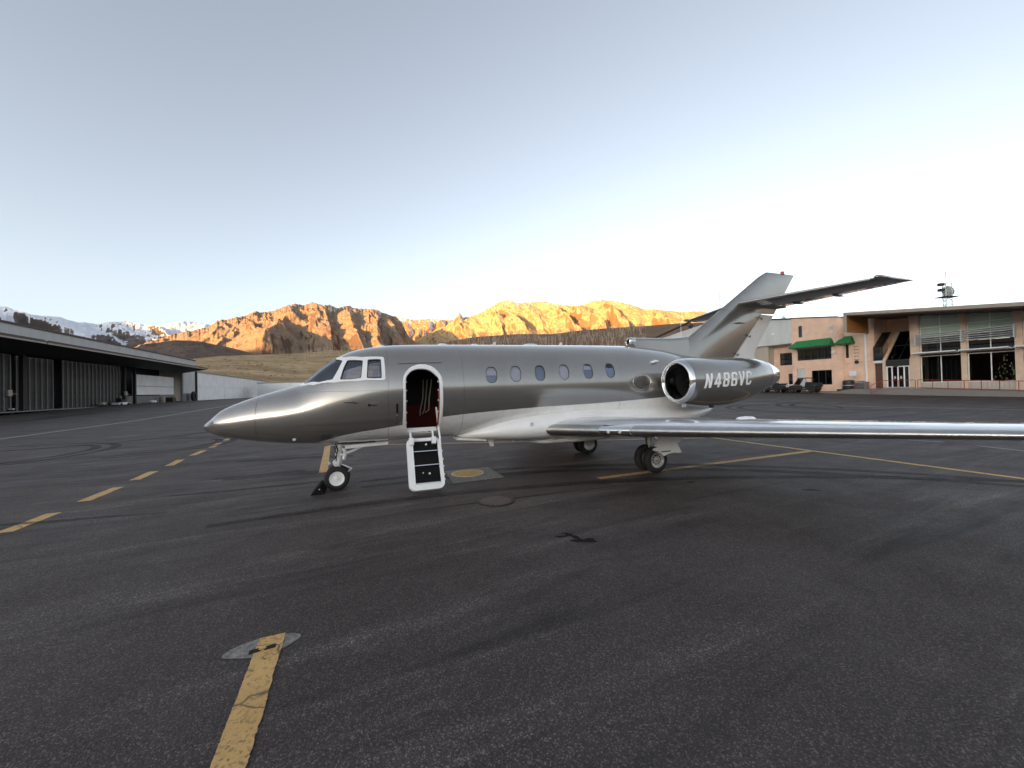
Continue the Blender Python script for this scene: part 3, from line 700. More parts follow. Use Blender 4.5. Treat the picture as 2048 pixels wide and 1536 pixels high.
mb = MB(); mb.hexa([(5.7, -.4, top(5.7)), (11.5, -.4, top(11.45)), (11.5, .06, top(11.45)), (5.7, .06, top(5.7)), (5.7, -.4, top(5.7)+.16), (11.5, -.4, top(11.45)+.16), (11.5, .06, top(11.45)+.16), (5.7, .06, top(5.7)+.16)]); mb.build('coping', M['roofedge'], pk)
mb = MB(); mb.hexa([(2.2, -1.0, top(2.2)-.05), (5.69, -1.0, top(5.7)-.05), (5.69, -.2, top(5.7)-.05), (2.2, -.5, top(2.2)-.05), (2.2, -1.0, top(2.2)+.1), (5.69, -1.0, top(5.7)+.12), (5.69, -.2, top(5.7)+.12), (2.2, -.5, top(2.2)+.1)]); mb.build('coping', M['roofedge'], pk)
MB().box(2.2, 11.45, -9, -.96, 9.3, 9.45).build('roof', M['roofedge'], pk)
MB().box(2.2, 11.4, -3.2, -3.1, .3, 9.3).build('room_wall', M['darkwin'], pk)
window(10.0, 10.5, 8.26, 9.87, -.1, pk, fm=M['darkmetal'])
window(6.45, 10.72, 4.95, 6.5, -.1, pk, mull=[7.3, 8.15, 9.0, 9.86], fm=M['darkmetal'])
mb = MB()
for k in range(5): mb.box(6.6 + k*.85, 7.15 + k*.85, -.5, -.46, 5.0, 6.45)
mb.build('blinds', M['block'], pk)
window(6.46, 8.94, 1.5, 3.47, -.1, pk, mull=[7.25, 8.1], fm=M['darkmetal'])
window(4.75, 5.12, 4.9, 6.64, -.65, pk, fm=M['darkmetal'])
mb = MB(); mb.box(9.8, 10.8, -.2, -.14, .75, 3.78); mb.build('door', M['graysiding'], pk)
MB().box(9.76, 10.84, -.35, .25, .5, .75).build('step', M['concrete'], pk)
def awning(u0, u1, zt, zb, out, w, parent, splay=.35):
    mb = MB(); a_, b_ = u0, u1
    P = [(a_+splay, w, zt), (b_-splay, w, zt), (b_, w+out, zb+.12), (a_, w+out, zb+.12), (a_, w+out, zb), (b_, w+out, zb), (b_, w, zb), (a_, w, zb), (b_-.02, w+.02, zb+.12), (a_+.02, w+.02, zb+.12)]
    mb.add(P, [(0, 1, 2, 3), (3, 2, 5, 4), (1, 6, 5, 2), (0, 3, 4, 7)])
    # a turned hem keeps the cloth from being paper-thin
    mb.add([(x, y - .02 if y > w + .1 else y, z - .015) for x, y, z in P], [(0, 3, 2, 1), (3, 4, 5, 2), (1, 2, 5, 6), (0, 7, 4, 3)])
    o = mb.build('awning', M['awning'], parent, fix=False)
    mb = MB()
    for k in range(int((b_-a_)/.9)+1):
        x = a_ + .1 + (b_-a_-.2)*k/max(1, int((b_-a_)/.9)); mb.tube([(min(max(x, a_+splay), b_-splay), w+.02, zt-.03), (x, w+out-.03, zb+.09)], .018, 5)
    mb.build('awning_frame', M['darkmetal'], o)
    return o
awning(6.0, 11.15, 7.73, 6.68, 1.25, .005, pk); awning(4.0, 5.75, 7.72, 6.72, 1.2, -.545, pk)
# small fittings
def fitting(name, mat, parent, f, smooth=False): mb = MB(); f(mb); return mb.build(name, mat, parent, smooth)
fitting('floodlight', M['steelgrey'], pk, lambda m: (m.lathe([(0, .05), (.02, .16), (.22, .2), (.24, .02)], (6.25, .15, 9.2), 'y', 14), m.box(6.2, 6.3, 0, .15, 8.85, 9.2)), True)
fitting('junction_box', M['signwhite'], pk, lambda m: m.box(6.12, 6.36, 0, .18, 8.3, 8.7))
fitting('conduit', M['signwhite'], pk, lambda m: m.tube([(6.32, .06, 6.0), (6.32, .06, 8.4)], .05, 8))
fitting('wall_lamp', M['signwhite'], pk, lambda m: m.lathe([(0, .02), (.05, .2), (.25, .24), (.45, .12), (.5, .01)], (6.1, .22, 5.55), 'z', 14), True)
fitting('awning_lamp', M['darkmetal'], pk, lambda m: (m.lathe([(0, .03), (.1, .16), (.3, .12), (.32, .01)], (6.05, .9, 6.55), 'y', 12), m.tube([(6.05, 0, 6.6), (6.05, 1., 6.6)], .03, 6)), True)
for k in range(5): fitting('rung', M['darkmetal'], pk, lambda m: m.tube([(4.05, -.55, 6.25 - k*.42), (4.05, -.3, 6.3 - k*.42), (3.65, -.3, 6.3 - k*.42), (3.65, -.55, 6.25 - k*.42)], .022, 5))
fitting('wall_speaker', M['darkmetal'], pk, lambda m: m.lathe([(0, .05), (.12, .24), (.15, .24), (.16, .02)], (3.85, -.5, 4.3), 'y', 12), True)
fitting('cable', M['fascia'], pk, lambda m: m.tube([(5.0, -.53, 4.15), (2.4, -.53, 4.3)], .018, 4))
fitting('drain_pipe', M['signwhite'], pk, lambda m: m.tube([(2.9, -.42, 1.0), (2.9, -.42, 8.6)], .13, 10), True)

# --- grey metal building to the left of it
gm = empty('grey_metal_building', FA, FR); tag(gm, 'large pale grey metal-clad building behind the jet tail', 'building')
tg = lambda u: float(np.interp(u, [11.47, 14, 28.4, 37.4, 46], [11.0, 11.35, 13.9, 12.1, 10.4]))
wall('upper_wall', 11.47, 17.2, 7.6, tg, -.4, -.05, [], M['graysiding'], gm)
wall('upper_wall', 17.2, 46., .3, tg, -.4, -.05, [(18.0, 24.0, .3, 7.0)], M['graysiding'], gm)
mb = MB()
for a_, b_ in ((11.47, 14), (14, 28.4), (28.4, 37.4), (37.4, 46)):
    mb.hexa([(a_, -.5, tg(a_)), (b_, -.5, tg(b_)), (b_, .05, tg(b_)), (a_, .05, tg(a_)), (a_, -.5, tg(a_)+.22), (b_, -.5, tg(b_)+.22), (b_, .05, tg(b_)+.22), (a_, .05, tg(a_)+.22)])
mb.build('coping', M['roofedge'], gm)
wall('lower_wall', 11.47, 15.2, .3, 7.59, -2.0, -1.7, [(11.6, 14.3, 4.5, 6.35), (11.5, 13.1, .3, 3.2)], M['pink'], gm)
wall('corrugated_return', 15.2, 17.19, .3, 7.59, -3.3, -.42, [], M['tansiding'], gm)
window(11.6, 14.3, 4.5, 6.35, -1.78, gm, mull=[12.9], fm=M['darkmetal'])
window(11.5, 13.1, .6, 3.2, -1.78, gm, mull=[12.3], fm=M['darkmetal'])
MB().box(11.5, 15.1, -4.1, -4.0, .3, 7.5).build('room_wall', M['roomwall'], gm)
MB().box(18.0, 24.0, -1.2, -1.1, .3, 7.0).build('bay_shade_sheet', M['hangardark'], gm)  # dark sheet stands for the shade inside the open bay
MB().box(11.5, 46, -14, -.5, 10.2, 10.3).build('roof', M['roofedge'], gm)
MB().box(45.8, 46, -14, -.42, .3, 10.1).build('end_wall', M['graysiding'], gm)
fitting('wall_lamp', M['signwhite'], gm, lambda m: m.lathe([(0, .02), (.04, .16), (.2, .2), (.22, .02)], (14.0, .05, 9.2), 'y', 12), True)

# --- terminal
tm = empty('terminal_building', FA, FR); tag(tm, 'glass fronted terminal with sloping roof and white sun louvres', 'building')
rz = lambda u: 9.55 + .115*(u + 1.6)      # underside of roof
# columns
for a_, b_ in ((-2.3, -1.52), (-5.92, -5.5), (-9.6, -9.1), (-13.2, -12.75), (-17, -16.5)):
    mb = MB(); mb.hexa([(a_, -.45, .3), (b_, -.45, .3), (b_, .12, .3), (a_, .12, .3), (a_, -.45, rz(a_)), (b_, -.45, rz(b_)), (b_, .12, rz(b_)), (a_, .12, rz(a_))])
    mb.box(a_-.06, b_+.06, -.3, .3, rz(a_)-.75, rz(a_)-.35); mb.build('column', M['tan'], tm)
bays = ((-5.5, -2.3, -3.92), (-9.1, -5.92, -7.51), (-12.75, -9.6, -11.2), (-16.5, -13.2, -14.8))
for a_, b_, m_ in bays:
    window(a_, b_, 1.55, 4.5, -.12, tm, mull=[m_])
    window(a_, b_, 4.75, 6.6, -.12, tm, mull=[m_])
    window(a_, b_, 6.62, min(rz(a_), rz(b_)) - .12, -.12, tm, mull=[m_], rails=[7.64], gm=M['reflpane'])
    mb = MB(); mb.hexa([(a_, -.3, min(rz(a_), rz(b_)) - .12), (b_, -.3, min(rz(a_), rz(b_)) - .12), (b_, -.05, min(rz(a_), rz(b_)) - .12), (a_, -.05, min(rz(a_), rz(b_)) - .12), (a_, -.3, rz(a_)), (b_, -.3, rz(b_)), (b_, -.05, rz(b_)), (a_, -.05, rz(a_))]); mb.build('lintel', M['soffit'], tm)
    MB().box(a_, b_, -.3, .0, 4.5, 4.75).build('spandrel', M['soffit'], tm)
MB().box(-20, -2.0, -.5, .02, .1, 1.54).build('low_wall', siding('terminal_low_siding', (.50, .45, .38), .28), tm)
# light shelves and louvres
for a_, b_ in ((-5.35, -1.98), (-8.95, -5.62), (-12.6, -9.3), (-16.3, -13.0)):
    mb = MB(); mb.hexa([(a_, .14, 4.66), (b_, .14, 4.66), (b_, 1.0, 4.78), (a_, 1.0, 4.78), (a_, .14, 4.80), (b_, .14, 4.80), (b_, 1.0, 4.90), (a_, 1.0, 4.90)]); mb.build('light_shelf', M['frame'], tm)
lm = None
for k in range(6):
    z = 5.80 + k*.2
    mb = MB(); mb.hexa([(-9.25, .35, z), (-2.0, .35, z), (-2.0, .62, z+.05), (-9.25, .62, z+.05), (-9.25, .35, z+.05), (-2.0, .35, z+.05), (-2.0, .62, z+.10), (-9.25, .62, z+.10)])
    mb.build('louvre_slat', M['steelgrey'], tm)
for u in (-2.12, -5.7, -9.2): MB().box(u-.06, u+.06, .13, .60, 5.74, 6.95).build('louvre_bracket', M['steelgrey'], tm)
# roof with deep overhang
ro = lambda u: 10.02 + .118*(u - 2.4)
mb = MB(); mb.hexa([(-20, -8, ro(-20)-.42), (2.42, -8, ro(2.4)-.42), (2.42, 4.5, ro(2.4)-.42), (-20, 4.5, ro(-20)-.42), (-20, -8, ro(-20)), (2.42, -8, ro(2.4)), (2.42, 4.5, ro(2.4)), (-20, 4.5, ro(-20))]); roof = mb.build('roof', M['soffit'], tm)
mb = MB(); mb.hexa([(-20, 4.502, ro(-20)-.30), (2.6, 4.502, ro(2.6)-.30), (2.6, 4.60, ro(2.6)-.30), (-20, 4.60, ro(-20)-.30), (-20, 4.3, ro(-20)+.05), (2.6, 4.3, ro(2.6)+.05), (2.6, 4.60, ro(2.6)+.05), (-20, 4.60, ro(-20)+.05)]); mb.build('fascia', M['fascia'], roof)
# downturned cedar end
zl, zh = 7.78, ro(2.4) - .43
for k in range(9):
    a_ = zl + (zh - zl)*k/9; b_ = zl + (zh - zl)*(k+1)/9 - .015
    mb = MB(); mb.box(2.40, 2.46, .02, 4.48, a_, b_); mb.build('cedar_plank', M['wood'], roof)
MB().box(2.465, 2.62, -.3, 4.49, zl - .03, zh + .3).build('end_cladding', M['fascia'], roof)
MB().box(2.30, 2.62, 4.492, 4.60, zl - .05, zh + .12).build('end_trim', M['fascia'], roof)
# entrance recess
wall('entrance_wall', -1.52, 2.2, .9, lambda u: rz(u)+.1, -3.8, -3.5, [(-1.3, .78, .95, 3.5)], M['pink'], tm)
MB().box(2.06, 2.2, -3.5, -.56, .3, 9.9).build('side_wall', M['pink'], tm)
def wedge(u0, u1, z0, zk, z1, w0, w1, pane_mull, nm):
    """sloped glazing leaning back from w0 at zk to w1 at z1, vertical below"""
    mb = MB(); f = .07
    mb.hexa([(u0, w0-.1, zk), (u0+f, w0-.1, zk), (u0+f, w0, zk), (u0, w0, zk), (u0, w1-.1, z1), (u0+f, w1-.1, z1), (u0+f, w1, z1), (u0, w1, z1)])
    mb.hexa([(u1-f, w0-.1, zk), (u1, w0-.1, zk), (u1, w0, zk), (u1-f, w0, zk), (u1-f, w1-.1, z1), (u1, w1-.1, z1), (u1, w1, z1), (u1-f, w1, z1)])
    um = (u0+u1)/2
    mb.hexa([(um-f/2, w0-.1, zk), (um+f/2, w0-.1, zk), (um+f/2, w0, zk), (um-f/2, w0, zk), (um-f/2, w1-.1, z1), (um+f/2, w1-.1, z1), (um+f/2, w1, z1), (um-f/2, w1, z1)])
    zm, wm = (zk+z1)/2, (w0+w1)/2
    mb.box(u0, u1, w0-.12, w0+.02, zk-.08, zk); mb.box(u0, u1, w1-.1, w1+.02, z1, z1+.08); mb.box(u0+f, um-f/2, wm-.06, wm+.02, zm-.03, zm+.03); mb.box(um+f/2, u1-f, wm-.06, wm+.02, zm-.03, zm+.03)
    o = mb.build(nm, M['darkmetal'], tm)
    for a_, b_ in ((u0+f, um-f/2), (um+f/2, u1-f)):
        for (za, wa), (zb_, wb) in (((zk, w0), (zm, wm)), ((zm, wm), (z1, w1))):
            MB().hexa([(a_, wa-.07, za), (b_, wa-.07, za), (b_, wa-.055, za), (a_, wa-.055, za), (a_, wb-.07, zb_), (b_, wb-.07, zb_), (b_, wb-.055, zb_), (a_, wb-.055, zb_)]).build('pane', M['bglass'], o)
    return o
wedge(-1.5, .80, 4.3, 4.3, 7.75, -.2, -3.4, 0, 'sloped_glazing')
wedge(1.15, 2.05, 4.3, 5.9, 7.75, -.2, -2.2, 0, 'sloped_glazing')
window(1.15, 2.05, 4.3, 5.82, -.2, tm, fm=M['darkmetal'])
MB().box(1.15, 2.05, -.3, -.15, 4.0, 4.29).build('lintel', M['frame'], tm)
mb = MB(); mb.prism([(-.1, .9), (-.1, 4.3), (-3.48, 7.85), (-3.48, .9)], .81, 1.14, 'x'); mb.build('fin_wall', M['tan'], tm)
mb = MB(); mb.prism([(.0, .9), (.0, 4.2), (-.45, 4.9), (-.45, .9)], -1.52, -1.36, 'x'); mb.build('jamb_wall', M['tan'], tm)
MB().box(-1.35, .80, -.35, -.05, 3.55, 4.2).build('door_canopy', M['hangardark'], tm)
# automatic doors
dr = window(-1.33, .79, .95, 3.54, -.12, tm, mull=[-.82, -.27, .27], rails=[], frame=.12, fm=M['signwhite'])
for u in (-.55, 0.0):
    for zz, r_ in ((2.30, .075), (2.13, .10)):
        mb = MB(); mb.lathe([(0, r_*.55), (.004, r_*.55), (.004, r_), (0, r_), (0, r_*.55)], (u, -.10, zz), 'y', 18); mb.build('door_decal', M['signwhite'], dr)
mb = MB(); mb.box(1.2, 2.0, -.5, -.45, .95, 3.9); mb.build('side_door', M['roomwall'], tm)
MB().box(-.3, .1, -.13, -.02, 3.44, 3.53).build('door_sensor', M['cartblack'], tm)
# lobby behind the glass
MB().box(-17, -1.6, -6.1, -6.0, .9, 8.2).build('lobby_wall', M['roomwall'], tm)
MB().box(-17, -1.6, -6.0, -.4, .8, .95).build('lobby_floor', M['roomwall'], tm)
MB().box(-17, -1.6, -6.0, -.4, 8.0, 8.1).build('lobby_ceiling', M['ceiling'], tm)
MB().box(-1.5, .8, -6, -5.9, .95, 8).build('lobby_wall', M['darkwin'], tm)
for u, w, z in ((-5.4, -1.5, 6.66), (-6.4, -1.9, 6.62), (-7.4, -2.3, 6.58), (-8.3, -2.7, 6.55)):
    pass
for k, (u, w) in enumerate(((-4.6, -.9), (-5.6, -1.3), (-6.7, -1.7), (-7.7, -2.1))):
    mb = MB(); mb.box(u-.5, u+.5, w-.06, w+.06, 5.9 + k*.0, 6.0); o = mb.build('tube_lamp', M['tubelight'], tm)
for u in (-4.1, -8.5):
    mb = MB(); mb.lathe([(-.22, .02), (-.2, .22), (0, .36), (.2, .22), (.22, .02)], (u, -.02 + .4, 8.3), 'z', 16)
# christmas tree in the lobby
xt = empty('christmas_tree', (45 + -8.15*-.3827 + -1.2*-.9239, 46 + -8.15*.9239 + -1.2*-.3827, .95)); tag(xt, 'tall decorated christmas tree behind the right terminal window', 'tree')
rnd = random.Random(5); mb = MB(); lights = MB()
for i in range(900):
    t = rnd.random()**.8; z = .3 + 2.9*t; r_ = (1 - t)*.85 + .06; a_ = rnd.uniform(0, 6.28); q = rnd.uniform(.5, 1)*r_
    x, y = q*math.cos(a_), q*math.sin(a_); dx, dy = math.cos(a_)*.16, math.sin(a_)*.16
    mb.add([(x, y, z), (x+dx-dy*.35, y+dy+dx*.35, z-.05), (x+dx*1.2, y+dy*1.2, z-.1), (x+dx+dy*.35, y+dy-dx*.35, z-.06)], [(0, 1, 2, 3)])
for i in range(110):
    t = rnd.random()**.8; z = .3 + 2.9*t; r_ = (1 - t)*.9 + .08; a_ = rnd.uniform(0, 6.28); x, y = r_*math.cos(a_), r_*math.sin(a_); q = .018
    lights.add([(x-q, y, z), (x+q, y, z), (x, y-q, z), (x, y+q, z), (x, y, z-q), (x, y, z+q)], [(0, 2, 5), (2, 1, 5), (1, 3, 5), (3, 0, 5), (2, 0, 4), (1, 2, 4), (3, 1, 4), (0, 3, 4)])
mb.build('crown', M['fir'], xt, fix=False); lights.build('lights', M['fairy'], xt, fix=False)
MB().tube([(0, 0, 0), (0, 0, 3.2)], [.06, .02], 6).build('trunk', M['post'], xt)
# raised concrete walk and ramp in front of the doors
mb = MB(); mb.hexa([(-3, .14, .1), (3.2, -.5, .1), (3.2, 2.6, .1), (-3, 2.6, .1), (-3, .14, .92), (3.2, -.5, .92), (3.2, 2.6, .92), (-3, 2.6, .92)])
mb.hexa([(-20, .03, -.1), (-3.002, .03, -.1), (-3.002, 2.6, -.1), (-20, 2.6, -.1), (-20, .03, .15), (-3.002, .03, .92), (-3.002, 2.6, .92), (-20, 2.6, .15)])
mb.hexa([(3.202, -.5, .1), (5.2, -.5, .1), (5.2, 2.4, .1), (3.202, 2.4, .1), (3.202, -.5, .92), (5.2, -.5, .55), (5.2, 2.4, .55), (3.202, 2.4, .92)])
walk = mb.build('entrance_walk', M['concrete']); walk.location = FA; walk.rotation_euler[2] = FR; tag(walk, kind='structure')
mb = MB(); mb.box(4, 30, -.3, 2.2, .2, .62); sw = mb.build('sidewalk', M['concrete']); sw.location = FA; sw.rotation_euler[2] = FR; tag(sw, kind='structure')
# red handrails
def rail(label, pts):
    t = empty('handrail', FA, FR); tag(t, label, 'handrail')
    for hh in (.95, .12):
        mb = MB(); mb.tube([(u, w, z + hh) for u, w, z in pts], .032, 8); mb.build('top_rail' if hh > .5 else 'bottom_rail', M['redrail'], t, True)
    for u, w, z in pts: mb = MB(); mb.tube([(u, w, z - .02), (u, w, z + .94)], .03, 8); mb.build('post', M['redrail'], t, True)
rail('long red handrail sloping along the terminal ramp', [(-3.0 - k*1.15, 2.5, .92 - max(0, k*1.15)*.045) for k in range(13)])
rail('red handrail at the foot of the terminal steps, left of the doors', [(2.9, 2.3, .92), (1.9, 2.3, .92)])
rail('short red handrail in front of the white automatic doors', [(.75, 3.3, .35), (.15, 2.5, .92), (-1.4, 2.5, .92), (-2.8, 2.5, .92)])

# --- things standing along the facade
def place(o, u, w, z, rot=0): o.location = Matrix.Translation(FA) @ Matrix.Rotation(FR, 4, 'Z') @ Vector((u, w, z)); o.rotation_euler = (0, 0, FR + rot)
ac = empty('air_conditioner'); place(ac, 3.05, .3, .62); tag(ac, 'grey box air conditioning unit against the pink wall', 'air conditioner')
MB().box(-.55, .55, -.45, .45, 0, 1.15).build('cabinet', M['acgrey'], ac)
for k in range(9): MB().box(-.48, .48, .452, .475, .12 + k*.1, .17 + k*.1).build('grille_slat', M['darkmetal'], ac)
mb = MB(); mb.lathe([(1.152, .40), (1.19, .40), (1.19, .36), (1.152, .36)], (0, 0, 0), 'z', 20); mb.build('fan_ring', M['darkmetal'], ac)
tk = empty('black_tank'); place(tk, 4.15, .9, .62); tag(tk, 'black round tank with dark clutter at its foot by the pink wall', 'tank')
mb = MB(); mb.lathe([(0, .5), (.03, .62), (.35, .64), (.37, .60), (.72, .62), (.74, .58), (1.1, .6), (1.35, .56), (1.42, .3), (1.45, .01)], (0, 0, 0), 'z', 26, False); mb.build('barrel', M['cartblack'], tk, True)
mb = MB(); mb.lathe([(.72, .63), (.74, .635), (.78, .63)], (0, 0, 0), 'z', 26); mb.build('band', M['steelgrey'], tk, True)
mb = MB(); mb.box(-.9, .85, .5, .9, 0, .28); mb.tube([(-.9, .7, .1), (-1.4, .9, .02)], .05, 6); mb.box(-.5, .3, .45, .8, .28, .45); mb.build('clutter', M['cartblack'], tk)
sg = empty('notice_sign'); place(sg, 4.0, .2, .62); tag(sg, 'blank white notice board on a post above the black tank', 'sign')
MB().box(-.38, .38, 0, .03, 1.95, 2.55).build('board', M['signwhite'], sg); mb = MB(); mb.tube([(0, -.04, 0), (0, -.04, 2.5)], .035, 8); mb.build('post', M['steelgrey'], sg)
fitting('bracket', M['steelgrey'], sg, lambda m: m.box(-.16, .12, .0, .2, 1.55, 1.8))

def utv(label, u, w, z, white):
    """small utility cart, nose along +X"""
    t = empty('utility_cart'); place(t, u, w, z); tag(t, label, 'utility cart', 'utility carts parked by the pink building')
    prof = [(-1.75, .42), (-1.7, .95), (-.55, .98), (-.5, .55), (.55, .55), (.7, .95), (1.1, 1.02), (1.65, .82), (1.75, .5), (1.6, .36), (-1.6, .34)]
    mb = MB(); mb.prism(prof, -.62, .62); mb.build('body', M['cartblack'], t)
    mb = MB(); mb.box(-1.78, -.62, -.7, .7, .99, 1.04); mb.box(-1.78, -1.74, -.7, .7, 1.04, 1.28); mb.box(-1.74, -.62, .66, .7, 1.04, 1.28); mb.box(-1.74, -.62, -.7, -.66, 1.04, 1.28); mb.box(-.66, -.62, -.66, .66, 1.04, 1.28); mb.build('cargo_bed', M['cartblack'], t)
    for y in (-.34, .34):
        mb = MB(); mb.box(-.45, .05, y-.26, y+.26, .62, .82); mb.hexa([(-.52, y-.25, .8), (-.38, y-.25, .8), (-.38, y+.25, .8), (-.52, y+.25, .8), (-.62, y-.23, 1.4), (-.5, y-.23, 1.4), (-.5, y+.23, 1.4), (-.62, y+.23, 1.4)]); mb.build('seat', M['cartblack'], t)
    for y in (-.6, .6):
        mb = MB(); mb.tube([(-.6, y, .95), (-.58, y, 1.88), (.4, y, 1.92), (.98, y, 1.0)], .03, 6); mb.build('roll_bar', M['cartblack'], t)
    mb = MB(); mb.hexa([(-.75, -.68, 1.9), (.5, -.66, 1.93), (.5, .66, 1.93), (-.75, .68, 1.9), (-.72, -.64, 1.98), (.46, -.62, 2.0), (.46, .62, 2.0), (-.72, .64, 1.98)]); mb.build('roof', M['cartblack'], t)
    mb = MB(); mb.hexa([(.95, -.56, 1.05), (.97, -.56, 1.05), (.97, .56, 1.05), (.95, .56, 1.05), (.42, -.54, 1.88), (.44, -.54, 1.88), (.44, .54, 1.88), (.42, .54, 1.88)]); mb.build('windscreen', M['bglass'], t)
    mb = MB(); mb.lathe([(0, .15), (.02, .18), (.04, .15)], (.55, .3, 1.12), 'x', 14); mb.tube([(.75, .3, .95), (.56, .3, 1.12)], .02, 5); mb.build('steering_wheel', M['rubber'], t)
    for x in (-1.2, 1.15):
        for y in (-.6, .6):
            mb = MB(); s_ = .12; mb.lathe([(-s_, .16), (-s_, .30), (-s_*.6, .345), (s_*.6, .345), (s_, .30), (s_, .16), (s_*.5, .02)], (x, y + (.05 if y > 0 else -.05), .345), 'y', 20); wh = mb.build('wheel', M['rubber'], t, True)
            mb = MB(); mb.lathe([(s_*.6, .02), (s_*.95, .16), (-s_*.95, .16), (-s_*.6, .02)], (x, y + (.05 if y > 0 else -.05), .345), 'y', 14); mb.build('rim', M['darkmetal'], wh)
    for y in (-.45, .45): mb = MB(); mb.lathe([(0, .02), (.0, .08), (.03, .07), (.04, .01)], (1.64, y, .82), 'x', 10); mb.build('headlight', M['lens'], t)
    if white: MB().box(-.55, .25, .3, .36, 1.55, 1.72).build('white_box', M['signwhite'], t)
    else: MB().box(-2.0, -1.8, -.5, .4, .75, 1.0).build('rear_rack', M['cartblack'], t)
    return t
utv('black utility cart nearest the jet tail, white case under its roof', 12.3, 3.3, .50, True)
utv('black utility cart between the other cart and the black tank', 8.2, 2.9, .50, False)
bx = empty('cooler_box'); place(bx, 10.15, 2.6, .5); tag(bx, 'small white crate with red marks between the two carts', 'crate')
MB().box(-.5, .5, -.3, .3, .75, 1.12).build('body', M['signwhite'], bx); MB().box(-.3, -.05, .302, .306, .85, 1.0).build('mark', M['redrail'], bx); MB().box(.1, .32, .302, .306, .85, 1.0).build('mark', M['redrail'], bx)
for x in (-.4, .4): MB().box(x-.04, x+.04, -.25, .25, 0, .749).build('leg', M['cartblack'], bx)

# --- masts and aerials above the roofs
def mast(label, x, y, z0, z1, arms=(), r=.05, dish=False, cat='antenna'):
    t = empty('antenna_mast', (x, y, z0)); tag(t, label, cat); H = z1 - z0
    mb = MB(); mb.tube([(0, 0, 0), (0, 0, H*.55), (0, 0, H)], [r, r*.7, r*.35], 6); mb.build('pole', M['steelgrey'], t)
    for zz, l_, dx in arms: mb = MB(); mb.tube([(dx - l_, 0, zz - z0), (dx + l_, 0, zz - z0)], .04, 5); mb.build('arm', M['steelgrey'], t)
    if dish: mb = MB(); mb.lathe([(0, .35), (-.1, .30), (-.2, .02)], (0, -.12, H*.45), 'y', 16); mb.build('dish', M['steelgrey'], t, True)
    return t
mast('tall thin whip aerial rising behind the jet fin', 37.6, 70, 9.8, 21.4, (), .09)
mast('slim mast with camera box at the left end of grey roof', 30.5, 70, .6, 17.8, (), .09)
mast('aerial with a cross arm above the pink roof', 54.8, 70, .6, 18.9, ((16.6, 1., -.9),), .08)
mast('short pole with small grey dish at the left edge of pink roof', 48.9, 70, 10.1, 17.5, (), .08, True)
mast('thin aerial between the dish pole and the cross arm aerial', 52.2, 70, .6, 16.6, ((16.2, .25, 0),), .04)
mast('single whip aerial over the cedar roof end', 61.3, 70, .6, 17.6, (), .04)
cb = bpy.data.objects.new('camera_unit', None)
fx = empty('security_light', (31.2, 70, 12.4)); tag(fx, 'dark floodlight on a bracket at the grey gable wall', 'floodlight')
mb = MB(); mb.tube([(-.9, 0, 0), (.2, 0, .15), (.9, 0, .1)], .05, 6); mb.build('bracket', M['darkmetal'], fx); mb = MB(); mb.hexa([(.6, -.25, .0), (1.2, -.25, -.45), (1.2, .25, -.45), (.6, .25, 0), (.9, -.25, .5), (1.5, -.25, .1), (1.5, .25, .1), (.9, .25, .5)]); mb.build('lamp_head', M['darkmetal'], fx)
bpy.data.objects.remove(cb)
tw = empty('radio_tower', (78.3, 70, 8.4)); tag(tw, 'lattice radio tower with a round dish above the terminal roof', 'tower')
leg = [(-.55, -.4), (.55, -.4), (0, .6)]; H = 10.6
for x, y in leg: mb = MB(); mb.tube([(x, y, -7.8), (x, y, H)], .06, 6); mb.build('leg', M['steelgrey'], tw)
for k in range(14):
    z0, z1 = H*k/14, H*(k+1)/14
    mb = MB()
    for i in range(3):
        a_, b_ = leg[i], leg[(i+1) % 3]; mb.tube([(*a_, z0), (*b_, z1)], .03, 4); mb.tube([(*a_, z1), (*b_, z1)], .03, 4)
    mb.build('bracing', M['steelgrey'], tw)
MB().box(-1.3, 1.5, -.8, .8, 8.1, 8.22).build('platform', M['darkmetal'], tw)
mb = MB(); mb.lathe([(0, 1.15), (-.12, 1.12), (-.35, .8), (-.48, .3), (-.5, .02)], (1.0, .65, 9.3), 'y', 26); mb.v = [(x, y, 9.3 + (z - 9.3)*.86) for x, y, z in mb.v]; mb.build('dish', M['dishgrey'], tw, True)
mb = MB(); mb.tube([(0, 0, H), (0, 0, H + 2.1)], .04, 6); mb.tube([(-.35, 0, H+1.9), (.35, 0, H+1.9)], .03, 5); mb.build('top_aerial', M['redrail'], tw)
mb = MB()
for zz in (9.2, 10.2): mb.box(-1.3, -.6, -.3, .3, zz, zz + .45); mb.box(-.6, -.5, -.05, .05, zz, zz+.3)
mb.build('radio_box', M['darkmetal'], tw)
for x, y in ((-7, -2), (8, -2)): mb = MB(); mb.tube([(0, 0, H*.78), (x, y, 0)], .018, 4); mb.build('guy_wire', M['steelgrey'], tw)
for k, (u, w) in enumerate(((-10.2, -2), (-10.8, -2.2), (-13.2, -2.4), (-13.6, -2.2))):
    t = empty('roof_vent'); place(t, u, w, ro(u)); tag(t, 'grey vent stack on the terminal roof, ' + ('leftmost of the four', 'second from left of the four', 'third from left of the four', 'rightmost of the four')[k], 'roof vent', 'vent stacks on the terminal roof')
    mb = MB(); mb.lathe([(0, .08), (.5, .08), (.5, .15), (.62, .15), (.66, .01)], (0, 0, 0), 'z', 10); mb.build('pipe', M['steelgrey'], t, True)
